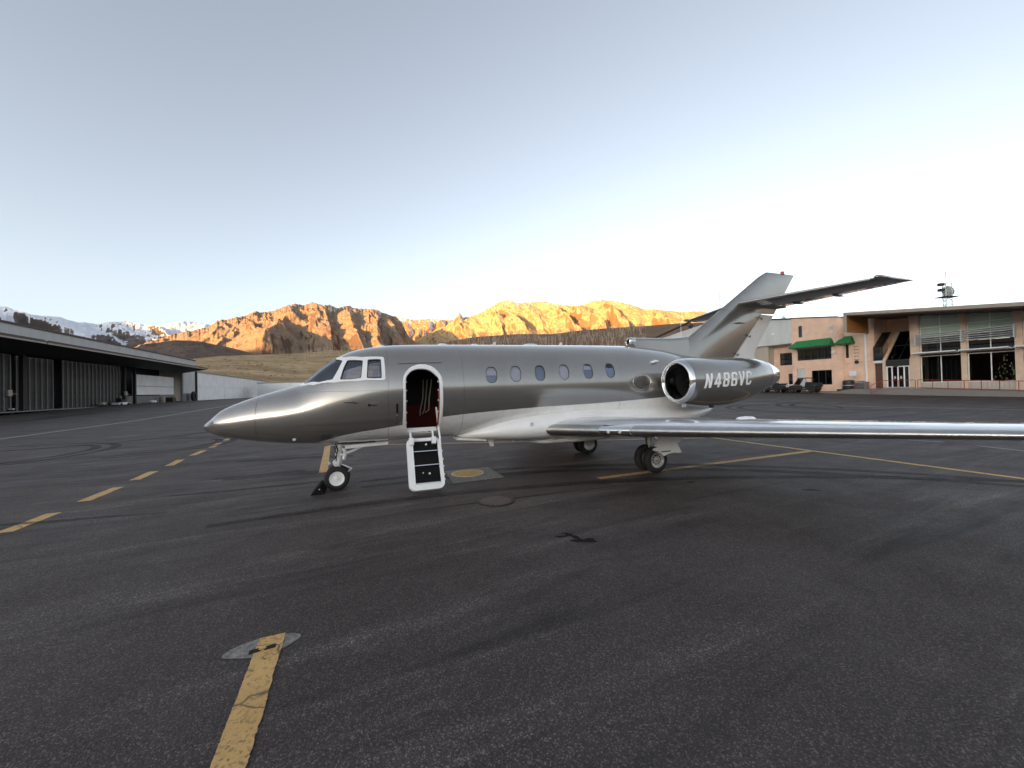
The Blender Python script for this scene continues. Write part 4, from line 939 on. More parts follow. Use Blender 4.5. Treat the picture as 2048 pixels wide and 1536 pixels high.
# ---------------------------------------------------------------- hangars on the left
HB_ = (-58.01, 45.4, 0.0); HR = R(-67.5)
def HX(u): return -u
def hbox(mb, u0, u1, w0, w1, z0, z1): return mb.box(-u1, -u0, w0, w1, z0, z1)
hg = empty('dark_hangar', HB_, HR); tag(hg, 'long grey hangar with deep dark canopies over ribbed doors', 'hangar')
hbox(MB(), -45, 58.2, -.3, .0, 8.3, 10.75).build('fascia_wall', M['hangarsiding'], hg)
hbox(MB(), -45, 58.3, -.4, .12, 10.75, 11.0).build('roof_edge', M['roofedge'], hg)
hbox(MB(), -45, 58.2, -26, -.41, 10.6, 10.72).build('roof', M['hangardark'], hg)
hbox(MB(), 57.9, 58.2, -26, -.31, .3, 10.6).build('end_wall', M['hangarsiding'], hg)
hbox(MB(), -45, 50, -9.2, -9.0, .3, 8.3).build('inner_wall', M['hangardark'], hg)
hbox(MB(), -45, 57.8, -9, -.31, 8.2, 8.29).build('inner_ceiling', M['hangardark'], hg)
hbox(MB(), -45, 57.8, -8.99, .6, .5, .62).build('floor_slab', M['block'], hg)
# canopies
for a_, b_ in ((-32, -3.75), (-3.6, 23.7), (23.85, 50.3)):
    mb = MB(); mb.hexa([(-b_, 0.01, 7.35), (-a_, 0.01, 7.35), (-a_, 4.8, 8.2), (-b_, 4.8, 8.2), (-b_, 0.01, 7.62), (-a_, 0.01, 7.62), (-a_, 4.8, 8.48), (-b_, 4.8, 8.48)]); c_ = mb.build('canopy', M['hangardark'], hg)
    hbox(MB(), a_, b_, 4.802, 4.9, 8.12, 8.30).build('gutter', M['fascia'], c_)
    hbox(MB(), a_ + .2, b_ - .2, 4.802, 4.86, 8.33, 8.56).build('edge_beam', M['roofedge'], c_)
    hbox(MB(), a_ + 1, b_ - 1.4, .02, .5, 9.05, 9.2).build('track', M['roofedge'], c_)
# ribbed door leaves and posts
def leaf(u0, u1, w, z1, pitch):
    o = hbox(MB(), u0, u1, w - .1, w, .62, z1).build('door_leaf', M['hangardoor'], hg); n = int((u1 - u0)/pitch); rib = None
    for k in range(n + 1):
        x = u0 + (u1 - u0)*k/n
        if rib is None: rib = hbox(MB(), -.06, .06, w + .002, w + .12, .64, z1 - .05).build('rib', M['ribpaint'], o); r_ = rib
        else: r_ = rib.copy(); COL.objects.link(r_)
        r_.location = (-x, 0, 0)
    hbox(MB(), u0, u1, w + .003, w + .05, 2.7, 2.78).build('rail', M['hangardark'], o)
    return o
leaf(-14, .45, -.5, 7.3, .95); leaf(2.4, 8.7, -1.1, 7.3, .9); leaf(9.7, 24.2, -.6, 7.3, .95)
for u in (-3.7, 1.95, 24.9, 28.5, 50.3):
    hbox(MB(), u - .22, u + .22, -.45, -.05, .5, 8.2).build('post', M['hangardark'] if u < 50 else M['ribpaint'], hg)
# third bay: pale stored panel wall
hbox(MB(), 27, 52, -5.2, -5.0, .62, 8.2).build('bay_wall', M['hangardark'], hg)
hbox(MB(), 30.8, 49.2, -1.5, -1.4, 2.4, 6.3).build('pale_panel', M['whitepanel'], hg)
hbox(MB(), 30.8, 49.2, -1.398, -1.36, 4.05, 4.12).build('panel_joint', M['hangardark'], hg)
hbox(MB(), 26, 49.5, -1.6, -1.35, .62, 2.2).build('low_wall', M['block'], hg)
hbox(MB(), 50.5, 58.0, -.28, -.02, 2.6, 8.3).build('side_panel', M['hangarsiding'], hg)
hbox(MB(), 50.5, 58.1, -.3, .02, .3, 2.58).build('block_base', M['block'], hg)
# bits and pieces on the apron in front of the hangar
def hput(o, u, w, z): o.location = Matrix.Translation(HB_) @ Matrix.Rotation(HR, 4, 'Z') @ Vector((-u, w, z)); o.rotation_euler = (0, 0, HR)
t = empty('aircraft_tug'); hput(t, 22.0, .5, .62); tag(t, 'low white tug with a dark seat beside the ribbed hangar door', 'tug')
MB().box(-1.6, 1.6, -.5, .5, .15, .5).build('deck', M['signwhite'], t); MB().box(-.5, .6, -.4, .4, .5, .95).build('engine_cover', M['hangardark'], t); MB().box(.6, .75, -.35, .35, .5, 1.25).build('seat_back', M['cartblack'], t)
for x in (-1.1, 1.1):
    for y in (-.52, .52): mb = MB(); mb.lathe([(-.1, .1), (-.1, .22), (.1, .22), (.1, .1)], (x, y, .22), 'y', 14); mb.build('wheel', M['rubber'], t, True)
t = empty('tow_cart'); hput(t, 16.6, .4, .62); tag(t, 'small pale box cart at foot of the ribbed hangar door', 'cart')
MB().box(-.7, .5, -.35, .35, .2, .62).build('box', M['fascia'], t); mb = MB(); mb.tube([(.5, 0, .3), (1.5, 0, .55)], .04, 5); mb.build('handle', M['darkmetal'], t)
for x in (-.45, .3): mb = MB(); mb.lathe([(-.4, .05), (-.4, .2), (-.3, .2), (.3, .2), (.4, .2), (.4, .05)], (x, 0, .2), 'y', 12); mb.build('wheel', M['rubber'], t, True)
t = empty('spare_tyre'); hput(t, 53.2, .8, .75); tag(t, 'large black tyre leaning by the pale hangar post', 'tyre')
mb = MB(); mb.lathe([(-.3, .6), (-.3, 1.0), (-.2, 1.15), (.2, 1.15), (.3, 1.0), (.3, .6), (-.3, .6)], (0, .3, 1.15), 'y', 24); mb.build('tread', M['rubber'], t, True); mb = MB(); mb.lathe([(-.05, .02), (-.05, .62), (.05, .62), (.05, .02)], (0, .3, 1.15), 'y', 20); mb.build('rim', M['darkmetal'], t, True)
for lab, u, w, sx, sy, sz, m_ in (('pale barrel-shaped bin under the pale hangar panel', 40, -.3, .5, .5, 1.3, 'drum'), ('tipped white sack on the hangar floor left of the pale bin', 35.5, -.2, .9, .5, .7, 'sack'), ('dark crate right of the pale bin in the hangar bay', 44, -.2, .9, .6, 1.1, 'crate')):
    t = empty({'drum': 'storage_drum', 'sack': 'storage_sack', 'crate': 'storage_crate'}[m_]); hput(t, u, w, .63); tag(t, lab, {'drum': 'bin', 'sack': 'sack', 'crate': 'crate'}[m_])
    mb = MB()
    if m_ == 'drum': mb.lathe([(0, sx*.9), (.05, sx), (sz*.5, sx*1.03), (sz, sx), (sz+.03, sx*.8), (sz+.03, .01)], (0, 0, 0), 'z', 18); mb.build('drum', M['fascia'], t, True); mb = MB(); mb.lathe([(sz*.3, sx*1.04), (sz*.34, sx*1.04)], (0, 0, 0), 'z', 18); mb.build('hoop', M['darkmetal'], t)
    elif m_ == 'sack': mb.loft([[(x, sy*f*math.cos(a_)*(1+.1*math.sin(3*a_)), sz*.5 + sz*.5*f*math.sin(a_)) for a_ in [k*math.pi/6 for k in range(12)]] for x, f in ((-sx, .3), (-sx*.7, .85), (0, 1), (sx*.7, .9), (sx, .35))]); mb.build('bag', M['signwhite'], t, True)
    else:
        MB().box(-sx, sx, -sy, sy, 0, sz).build('body', M['hangardark'], t)
        for k in range(4): MB().box(-sx, sx, sy + .002, sy + .04, .08 + k*sz/4, .02 + (k+.8)*sz/4).build('board', M['post'], t)
def wallbox(u, w, z, lab):
    t = empty('door_control'); hput(t, u, w, z); tag(t, lab, 'control box')
    MB().box(-.3, .3, 0, .25, 0, .7).build('box', M['fascia'], t); mb = MB(); mb.tube([(-.3, .1, .3), (-1.2, .15, .2)], .04, 5); mb.build('arm', M['fascia'], t)
wallbox(.0, -.4, 2.4, 'pale door control box on the leftmost hangar leaf'); wallbox(24.6, -.04, 2.3, 'pale door control box at the right end of ribbed doors')
t = empty('bucket'); hput(t, -.8, .3, .35); tag(t, 'dark bucket with a white rag at left frame edge', 'bucket'); mb = MB(); mb.lathe([(0, .22), (.5, .3), (.5, .27), (.05, .2)], (0, 0, 0), 'z', 16); mb.build('pail', M['hangardark'], t, True); MB().box(-.15, .15, -.1, .25, .44, .6).build('rag', M['signwhite'], t)

# --- low white hangar row beyond
wh = empty('white_hangar_row', HB_, HR); tag(wh, 'low pale hangar row with wide panel doors beyond the dark hangar', 'hangar')
hbox(MB(), 59.0, 155, -14, -.35, .4, 8.1).build('body', M['whitepanel'], wh)
hbox(MB(), 58.9, 155.2, -14.2, .1, 8.1, 8.42).build('roof_edge', M['fascia'], wh)
cuts = [59.6, 83.45, 107.84, 131.15, 154.6]
for a_, b_ in zip(cuts[:-1], cuts[1:]):
    for z0, z1 in ((.8, 4.36), (4.42, 8.05)): hbox(MB(), a_ + .12, b_ - .12, -.35, -.2, z0, z1).build('door_panel', M['whitepanel'], wh)
    d_ = hbox(MB(), a_ + .4, a_ + 1.6, -.198, -.14, .85, 3.3).build('walk_door', M['signwhite'], wh); hbox(MB(), a_ + 1.35, a_ + 1.45, -.138, -.08, 1.9, 2.0).build('handle', M['darkmetal'], d_)
hbox(MB(), 58.95, 59.55, -.34, .05, .4, 8.09).build('corner_post', M['hangardark'], wh)
# --- further white hangar
fh = empty('far_white_hangar', (-60, 150, .7), R(4)); tag(fh, 'distant low white hangar just above the nose of the jet', 'hangar')
MB().box(-36, 36, 0, 12, 0, 5.4).build('body', M['whitepanel'], fh); MB().box(-36.2, 36.2, -.2, 12.2, 5.4, 5.7).build('roof_edge', M['fascia'], fh)
for k in range(6): MB().box(-35 + k*11.8, -24 + k*11.8, -.12, -.001, .1, 5.1).build('door_panel', M['signwhite'], fh)
# ---------------------------------------------------------------- the jet
# local frame: X aft from the nose wheel, Y to starboard, Z up.  Data are given as (s aft, t to port, z).
jet = empty('private_jet', (-3.4934, 7.805, 0), .3527); tag(jet, 'silver and white twin-engine business jet with its door stairs lowered', 'airplane')
ST = np.array([
(-2.220,1.345,1.325,0.010,1.335),(-2.195,1.378,1.292,0.042,1.335),(-2.10,1.468,1.232,0.118,1.345),(-1.94,1.620,1.160,0.245,1.37),
(-1.65,1.765,1.090,0.365,1.40),(-1.32,1.885,1.030,0.475,1.44),(-0.82,2.035,0.960,0.625,1.49),(-0.62,2.10,0.945,0.680,1.52),
(-0.30,2.37,0.925,0.770,1.58),(0.00,2.59,0.910,0.835,1.66),(0.30,2.735,0.900,0.885,1.74),(0.65,2.815,0.900,0.930,1.83),
(1.10,2.865,0.900,0.960,1.89),(1.80,2.89,0.905,0.970,1.91),(3.45,2.915,0.92,0.970,1.92),(6.60,2.945,0.945,0.970,1.945),
(7.60,2.89,0.955,0.955,1.95),(8.80,2.71,1.02,0.850,1.96),(9.80,2.60,1.33,0.660,2.02),(10.80,2.53,1.72,0.420,2.12),(11.60,2.46,2.05,0.210,2.25),(11.95,2.40,2.22,0.090,2.31)])
def pchip(x, y, xi):
    x = np.asarray(x, float); y = np.asarray(y, float); h_ = np.diff(x); d_ = np.diff(y)/h_; m_ = np.zeros_like(y); m_[0] = d_[0]; m_[-1] = d_[-1]
    for i in range(1, len(x)-1):
        if d_[i-1]*d_[i] > 0:
            w1 = 2*h_[i] + h_[i-1]; w2 = h_[i] + 2*h_[i-1]; m_[i] = (w1 + w2)/(w1/d_[i-1] + w2/d_[i])
    xi = np.asarray(xi, float); k = np.clip(np.searchsorted(x, xi)-1, 0, len(h_)-1); t = (xi - x[k])/h_[k]
    return (2*t**3-3*t**2+1)*y[k] + (t**3-2*t**2+t)*h_[k]*m_[k] + (-2*t**3+3*t**2)*y[k+1] + (t**3-t**2)*h_[k]*m_[k+1]
def sec(s): s = np.clip(s, -2.22, 11.95); return [pchip(ST[:, 0], ST[:, i], s) for i in (1, 2, 3, 4)]
def implicit(s, t, z, off=0.):
    zt, zb, w, zc = sec(s); b = np.where(z > zc, zt - zc, zc - zb) + off
    return np.sqrt((t/(w + off))**2 + ((z - zc)/b)**2) - 1
def surf(s, th, off=0.):
    s = np.asarray(s, float); th = np.asarray(th, float); zt, zb, w, zc = sec(s); b = np.where(np.sin(th) > 0, zt - zc, zc - zb) + off
    return np.stack([s, -(w + off)*np.cos(th), zc + b*np.sin(th)], -1)
def param(s, t, z):
    zt, zb, w, zc = [float(q) for q in sec(s)]; b = (zt - zc) if z > zc else (zc - zb); return (s, math.atan2((z - zc)/b, t/w))
def grad_n(co):
    s, t, z = co[:, 0], -co[:, 1], co[:, 2]; e = 1e-3
    g = np.stack([(implicit(s+e, t, z) - implicit(s-e, t, z)), -(implicit(s, t+e, z) - implicit(s, t-e, z)), (implicit(s, t, z+e) - implicit(s, t, z-e))], -1)
    return g/np.maximum(np.linalg.norm(g, axis=1, keepdims=True), 1e-9)
def smooth_poly(P, n=44):
    """closed Catmull-Rom through the points"""
    P = np.array(P, float); m = len(P); out = []
    for k in range(n):
        u = k*m/n; i = int(u); f = u - i; a_, b_, c_, d_ = P[(i-1) % m], P[i % m], P[(i+1) % m], P[(i+2) % m]
        out.append(.5*((2*b_) + (-a_+c_)*f + (2*a_-5*b_+4*c_-d_)*f*f + (-a_+3*b_-3*c_+d_)*f**3))
    return np.array(out)
def dense(P, n=60):
    """closed polyline resampled with straight sides and slightly cut corners"""
    P = np.array(P, float); Q = []
    for i in range(len(P)):
        a_, b_, c_ = P[i-1], P[i], P[(i+1) % len(P)]
        for f in (.16, .05): Q.append(b_ + (a_ - b_)*f)
        for f in (.05, .16): Q.append(b_ + (c_ - b_)*f)
    Q = np.array(Q); L = np.r_[0, np.cumsum(np.linalg.norm(np.diff(np.vstack([Q, Q[:1]]), axis=0)*[1, .9], axis=1))]; u = np.linspace(0, L[-1], n, endpoint=False); QQ = np.vstack([Q, Q[:1]])
    return np.stack([np.interp(u, L, QQ[:, 0]), np.interp(u, L, QQ[:, 1])], -1)
def plug(mb, poly, o0, o1, rings=5, mirror=False):
    """closed solid between surface offsets o0<o1 over a polygon in (s, theta)"""
    c = poly.mean(0); n = len(poly); b = len(mb.v)
    for off in (o1, o0):
        for k in range(rings):
            q = c + (poly - c)*(k+1)/rings; mb.v += [tuple(p) for p in surf(q[:, 0], (math.pi - q[:, 1]) if mirror else q[:, 1], off)]
        mb.v.append(tuple(surf(np.array([c[0]]), np.array([(math.pi - c[1]) if mirror else c[1]]), off)[0]))
    blk = n*rings + 1
    for side in range(2):
        o = b + side*blk
        for k in range(rings-1):
            for j in range(n):
                f = (o+k*n+j, o+k*n+(j+1) % n, o+(k+1)*n+(j+1) % n, o+(k+1)*n+j); mb.f.append(f if side == 0 else f[::-1])
        for j in range(n):
            f = (o+blk-1, o+j, o+(j+1) % n); mb.f.append(f if side == 0 else f[::-1])
    t0, t1 = b + (rings-1)*n, b + blk + (rings-1)*n
    for j in range(n): mb.f.append((t0+j, t1+j, t1+(j+1) % n, t0+(j+1) % n))
    return mb
def ringplug(mb, inner, outer, o0, o1, mid=3):
    n = len(inner); b = len(mb.v); lay = []
    for off, seq in ((o1, range(mid+1)), (o0, range(mid, -1, -1))):
        for k in seq: q = inner + (outer - inner)*k/mid; lay.append(surf(q[:, 0], q[:, 1], off - (.004 if off == o1 and k in (0, mid) else 0)))
    for l_ in lay: mb.v += [tuple(p) for p in l_]
    m = len(lay)
    for i in range(m):
        for j in range(n): mb.f.append((b+i*n+j, b+i*n+(j+1) % n, b+((i+1) % m)*n+(j+1) % n, b+((i+1) % m)*n+j))
    return mb
PT = lambda L: [param(*p) for p in L]
C5 = .06
P1 = dense(PT([(-.63, .045, 2.095), (-.52, .36, 2.07), (-.263, .606, 2.094), (-.02, .705, 2.14), (.076, .615, 2.336), (.145, .48, 2.515), (.02, .28, 2.56)]) + [(-.02, R(86)), (-.35, R(86))], 64)
P2 = dense(PT([(.10, .75, 2.135), (.283, .805, 2.139), (.47, .835, 2.16), (.505, .645, 2.515), (.22, .52, 2.522), (.15, .651, 2.334)]), 56)
P3 = dense(PT([(.560, .865, 2.160), (.700, .885, 2.153), (.828, .90, 2.158), (.822, .69, 2.527), (.70, .667, 2.53), (.582, .648, 2.525)]), 56)
PO = dense(PT([(-.72, .03, 2.06), (-.60, .30, 2.035), (-.36, .576, 2.05), (.021, .746, 2.091), (.388, .84, 2.108), (.885, .92, 2.118), (.886, .84, 2.32), (.875, .66, 2.572), (.48, .564, 2.572), (.156, .389, 2.592)]) + [(.03, R(80)), (-.01, R(89)), (-.35, R(89))], 110)
DO = smooth_poly(PT([(1.29, .49, 1.04), (1.20, .66, 1.19), (1.196, .89, 1.52), (1.20, .955, 1.9), (1.208, .925, 2.15), (1.262, .89, 2.27), (1.373, .846, 2.371), (1.56, .825, 2.418), (1.745, .846, 2.375), (1.866, .903, 2.266), (1.93, .938, 2.135), (1.942, .965, 1.86), (1.942, .842, 1.415), (1.935, .60, 1.12), (1.86, .46, 1.03), (1.58, .44, 1.015)]), 72)
DI = smooth_poly(PT([(1.32, .575, 1.105), (1.265, .70, 1.215), (1.247, .90, 1.54), (1.245, .955, 1.9), (1.252, .935, 2.13), (1.303, .904, 2.232), (1.404, .878, 2.306), (1.56, .868, 2.33), (1.70, .885, 2.30), (1.805, .920, 2.215), (1.868, .943, 2.117), (1.878, .962, 1.86), (1.878, .843, 1.418), (1.870, .67, 1.18), (1.80, .555, 1.09), (1.56, .545, 1.082)]), 72)
def oval(s, z, rs, rz_, n=36, p_=2.6):
    L = []
    for k in range(n):
        a_ = 2*math.pi*k/n; c_, q_ = math.cos(a_), math.sin(a_); ds = rs*math.copysign(abs(c_)**(2/p_), c_); dz = rz_*math.copysign(abs(q_)**(2/p_), q_)
        zz = z + dz; ss = s + ds + .05*dz
        zt, zb, w, zc = [float(v_) for v_ in sec(ss)]; b = zt - zc if zz > zc else zc - zb; L.append((ss, math.asin((zz - zc)/b)))
    return np.array(L)
WIN = [oval(s, z, .118, .168) for s, z in ((2.945, 2.20), (3.475, 2.217), (4.025, 2.23), (4.605, 2.247), (5.207, 2.26), (5.787, 2.274))]

# --- shell: outer skin with an inner lining, then openings cut
def skin_rings(ss, off, n=112):
    th = np.linspace(0, 2*np.pi, n, endpoint=False); return [surf(np.full(n, s), th, off) for s in ss]
so = np.concatenate([-2.22 + .10*np.linspace(0, 1, 7)**2, np.linspace(-2.1, -.75, 18), np.linspace(-.70, 1.2, 44), np.linspace(1.3, 6.4, 34), np.linspace(6.6, 11.95, 34)])
mb = MB(); mb.loft(skin_rings(so, 0)); mi = MB(); mi.loft(skin_rings(np.linspace(-1.5, 10.5, 60), -.05, 64))
def oriented(m, outward):      # faces of a closed loft turned outwards (or inwards, for the cabin lining)
    V = np.array(m.v); vol = sum(float(np.dot(V[f[0]], np.cross(V[f[i]], V[f[i+1]]))) for f in m.f for i in range(1, len(f)-1))
    return m.f if (vol > 0) == outward else [f[::-1] for f in m.f]
fo_, fi_ = oriented(mb, True), oriented(mi, False)
b = len(mb.v); mb.v += mi.v; mb.f = list(fo_) + [tuple(b + i for i in f) for f in fi_]
fus = mb.build('fuselage', [M['fuselage'], M['cabindark']], jet, fix=False)
cut = MB(); plug(cut, DI, -.16, .12, 6)
for P_ in (P1, P2, P3): plug(cut, P_, -.13, .09); plug(cut, P_, -.13, .09, mirror=True)
for W_ in WIN: plug(cut, W_, -.13, .09, 4); plug(cut, W_, -.13, .09, 4, mirror=True)
def boolean(o, cutter, op='DIFFERENCE'):
    c = cutter.build('cutter'); md = o.modifiers.new('b', 'BOOLEAN'); md.operation = op; md.solver = 'EXACT'; md.object = c
    c.parent = o.parent
    bpy.context.view_layer.update(); dg = bpy.context.evaluated_depsgraph_get()
    me = bpy.data.meshes.new_from_object(o.evaluated_get(dg)); o.modifiers.clear(); old = o.data; o.data = me; me.name = o.name
    bpy.data.meshes.remove(old); cm = c.data; bpy.data.objects.remove(c); bpy.data.meshes.remove(cm)
def set_normals(o, inner_mat=None):
    me = o.data; nv = len(me.vertices); co = np.empty(nv*3); me.vertices.foreach_get('co', co); co = co.reshape(-1, 3)
    f = implicit(co[:, 0], -co[:, 1], co[:, 2]); outer = np.abs(f) < .004; gn = grad_n(co)
    me.polygons.foreach_set('use_smooth', [True]*len(me.polygons)); L = np.zeros((len(me.loops), 3))
    for p in me.polygons:
        fn = np.array(p.normal); fn = fn/max(np.linalg.norm(fn), 1e-9)
        ok = all(outer[v] for v in p.vertices)
        for li in p.loop_indices:
            v = me.loops[li].vertex_index; L[li] = gn[v] if (ok and gn[v] @ fn > .5) else fn
        if inner_mat is not None: p.material_index = 0 if ok else inner_mat
    me.normals_split_custom_set(L.tolist())
boolean(fus, cut); set_normals(fus, 1)
# cockpit window surround (bright frame), one on each side
for mir in (False, True):
    mb = MB(); plug(mb, PO, -.02, .007, 12, mirror=mir); o = mb.build('cockpit_window_frame', M['jetwhite'], jet)
    c = MB()
    for P_ in (P1, P2, P3): cc = P_.mean(0); plug(c, cc + (P_ - cc)*.985, -.06, .05, mirror=mir)
    boolean(o, c)
    if not len(o.data.materials): o.data.materials.append(M['jetwhite'])
    me = o.data; nv = len(me.vertices); co = np.empty(nv*3); me.vertices.foreach_get('co', co); co = co.reshape(-1, 3); gn = grad_n(co); L = np.zeros((len(me.loops), 3))
    me.polygons.foreach_set('use_smooth', [True]*len(me.polygons))
    for p in me.polygons:
        fn = np.array(p.normal)
        for li in p.loop_indices: v = me.loops[li].vertex_index; L[li] = gn[v] if gn[v] @ fn > .6 else fn
    me.normals_split_custom_set(L.tolist())
    for P_, nm in ((P1, 'windshield'), (P2, 'cockpit_side_window'), (P3, 'cockpit_side_window')):
        mb = MB(); plug(mb, P_, -.022, -.012, 6, mirror=mir); pane = mb.build(nm, M['glass'], jet, True, angle=60)
        mb = MB(); cc = P_.mean(0); n_ = len(P_)
        q0 = P_; q1 = cc + (P_ - cc)*(1 - .018/np.maximum(.05, np.abs(P_ - cc).max(0).min()))
        if not mir: ringplug(mb, q1, q0, -.02, .004, 1); mb.build('seal', M['rubber'], pane, True)
mb = MB(); ringplug(mb, DI, DO, -.03, .012); mb.build('door_frame', M['jetwhite'], jet, True)
# cabin windows with their blinds
for k, W_ in enumerate(WIN):
    for mir in (False, True):
        c = W_.mean(0)
        mb = MB(); plug(mb, W_, -.014, -.008, 4, mirror=mir); o = mb.build('cabin_window', M['cabinglass'], jet, True, angle=60)
        mb = MB(); plug(mb, c + (W_ - c)*1.12, -.047, -.040, 3, mirror=mir); mb.build('sky_blue_plate', M['skyblue'], o, True, angle=60)  # added blue plate, paints the sky's reflection behind the pane
        frac = (.52, 1., 0, 1., .36, 0)[k]
        if frac > 0:
            lo, hi = W_[:, 1].min(), W_[:, 1].max(); zz = hi - (hi - lo)*frac; Q = c + (W_ - c)*1.10; Q = Q.copy(); Q[:, 1] = np.maximum(Q[:, 1], zz if frac < 1 else -9)
            mb = MB(); plug(mb, Q, -.038, -.032, 3, mirror=mir); mb.build('blind', M['shade'], o, True, angle=60)
        if not mir: mb = MB(); ringplug(mb, c + (W_ - c)*.93, W_, -.012, .003, 1); mb.build('seal', M['darkmetal'], o, True)
# cabin inside the door
Pj = lambda s, t, z: (s, -t, z)
MB().box(.2, 6.5, -.44, .44, 1.05, 1.10).build('cabin_floor', M['carpet'], jet)
MB().box(1.0, 2.2, .28, .44, 1.10, 1.58).build('galley_cabinet', M['carpet'], jet)
MB().box(2.28, 2.33, -.58, .85, 1.16, 2.45).build('cabin_bulkhead', M['cabindark'], jet); MB().box(.88, .92, .1, .80, 1.12, 2.55).build('cockpit_bulkhead', M['cabindark'], jet)
MB().box(1.27, 1.86, -.60, -.55, 1.10, 1.18).build('door_sill', M['jetwhite'], jet)
for k, (x, y) in enumerate(((1.66, .1), (1.73, .0), (1.80, -.15))):
    mb = MB(); mb.tube([(x + .05, y, 2.15), (x + .03 - .02*k, y - .02, 1.75), (x - .03, y - .05, 1.5), (x - .05 - .03*k, y - .12, 1.38 + .04*k)], .012, 6); mb.build('seat_strap', M['cream'], jet, True)
for y in (-.36, .36):
    t_ = empty('pilot_seat', (.42, y, 1.25), 0, jet)
    mb = MB(); mb.box(-.20, .20, -.21, .21, .0, .16); mb.build('cushion', M['leather'], t_)
    mb = MB(); mb.hexa([(.16, -.2, .16), (.27, -.2, .16), (.27, .2, .16), (.16, .2, .16), (.24, -.17, .78), (.33, -.17, .78), (.33, .17, .78), (.24, .17, .78)]); mb.build('backrest', M['leather'], t_)
    mb = MB(); mb.box(.26, .34, -.11, .11, .82, 1.02); mb.build('headrest', M['leather'], t_)
mb = MB(); mb.prism([(-.45, 1.60), (-.45, 1.95), (-.30, 2.03), (-.12, 2.04), (-.12, 1.60)], -.44, .44); mb.build('instrument_panel', M['blackstep'], jet)
for y in (-.36, .36):
    mb = MB(); mb.tube([(-.16, y, 1.85), (.06, y, 1.95)], .02, 6); mb.tube([(.06, y - .14, 2.06), (.06, y - .13, 1.96), (.06, y + .13, 1.96), (.06, y + .14, 2.06)], .018, 6); mb.build('control_yoke', M['blackstep'], jet, True)

# --- airstair
H0 = Vector((0, .60, 1.03)); H1 = Vector((0, 1.12, .055)); Ld = (H1 - H0); LL = Ld.length; Ld.normalize(); Nd = Vector((0, -Ld.z, Ld.y))   # Nd: outwards and up, in (s,t,z)
def SP(s, l_, n): p = Vector((s, 0, 0)) + H0 + Ld*l_ + Nd*n; return (p.x, -p.y, p.z)
def sbox(mb, s0, s1, l0, l1, n0, n1):
    return mb.hexa([SP(s0, l0, n0), SP(s1, l0, n0), SP(s1, l1, n0), SP(s0, l1, n0), SP(s0, l0, n1), SP(s1, l0, n1), SP(s1, l1, n1), SP(s0, l1, n1)])
def rrect(s0, s1, l0, l1, r, n=7):
    P = []
    for cx, cy, a0 in ((s1-r, l1-r, 0), (s0+r, l1-r, 90), (s0+r, l0+r, 180), (s1-r, l0+r, 270)):
        for k in range(n): a_ = R(a0 + 90*k/(n-1)); P.append((cx + r*math.cos(a_), cy + r*math.sin(a_)))
    return P
S0, S1_ = 1.255, 1.925; L0, L1_ = .07, LL
outer = rrect(S0, S1_, L0, L1_, .12); inner = rrect(S0 + .125, S1_ - .075, L0 + .07, L1_ - .12, .03)
mb = MB(); n_ = len(outer)
def sl(P, n): return [SP(a_, b_ + .0, n - .10*((b_ - (L0+L1_)/2)/LL)**2) for a_, b_ in P]
bowl = lambda f: [((a_ - 1.59)*f + 1.59, (b_ - .55)*f + .55) for a_, b_ in outer]
lay = [sl(inner, -.03), sl(inner, .03), sl(inner, .045), sl(bowl(.985), .05), sl(outer, .035), sl(outer, -.02), sl(bowl(.97), -.055)]
for l_ in lay: mb.v += l_
for i in range(len(lay)-1):
    for j in range(n_): mb.f.append((i*n_+j, i*n_+(j+1) % n_, (i+1)*n_+(j+1) % n_, (i+1)*n_+j))
stair = mb.build('airstair', M['jetwhite'], jet, True)
mb = MB(); mb.v = sl(bowl(.97), -.056) + sl(bowl(.97), -.085); mb.f = [tuple(range(n_)), tuple(reversed(range(n_, 2*n_)))] + [(j, n_+j, n_+(j+1) % n_, (j+1) % n_) for j in range(n_)]; mb.build('outer_skin', M['silver'], stair)
a_, b_ = S0 + .125, S1_ - .075; lev = [L0 + .07, .36, .64, L1_ - .12]
for k in range(3):
    l0, l1 = lev[k], lev[k+1]
    mb = MB(); mb.hexa([SP(a_, l0, -.03), SP(b_, l0, -.03), SP(b_, l1, -.03), SP(a_, l1, -.03), SP(a_, l0, -.005), SP(b_, l0, -.005), SP(b_, l1, .035), SP(a_, l1, .035)]); mb.build('tread', M['blackstep'], stair)
    mb = MB(); sbox(mb, a_ + .002, b_ - .002, l1 - .012, l1 + .004, .036, .052); mb.build('nosing', M['chrome'], stair)
for s_, l_ in ((1.63, .215), (1.65, .80), (1.53, .78)):
    mb = MB(); p = Vector(SP(s_, l_, .018)); q = Vector(SP(s_, l_, .04)); rr_ = .02 if s_ > 1.6 else .012; mb.tube([p, q], rr_, 12); mb.build('step_light', M['lens'], stair)
for s_ in (1.35, 1.78): mb = MB(); mb.tube([SP(s_, .14, .03), SP(s_, .0, .02), (s_, -.575, 1.13)], .022, 8); mb.build('hinge_arm', M['jetwhite'], stair, True); mb = MB(); sbox(mb, s_-.045, s_+.045, .08, .22, .03, .085); mb.build('hinge_block', M['jetwhite'], stair)
mb = MB(); mb.tube([SP(1.90, .28, .05), SP(1.91, .10, .06), (1.89, -.66, 1.24), (1.84, -.74, 1.58)], .020, 8); mb.build('handrail', M['jetwhite'], stair, True)
mb = MB(); mb.tube([(1.86, -.74, 1.24), (1.885, -.86, 1.62), (1.87, -.90, 1.9)], .016, 8); mb.build('handrail_strap', M['redrail'], stair, True)
for l_ in (.35, .52, .66, .82, .92): mb = MB(); sbox(mb, S1_ - .004, S1_ + .018, l_, l_ + .025, .0, .03); mb.build('latch_pin', M['steelgrey'], stair)
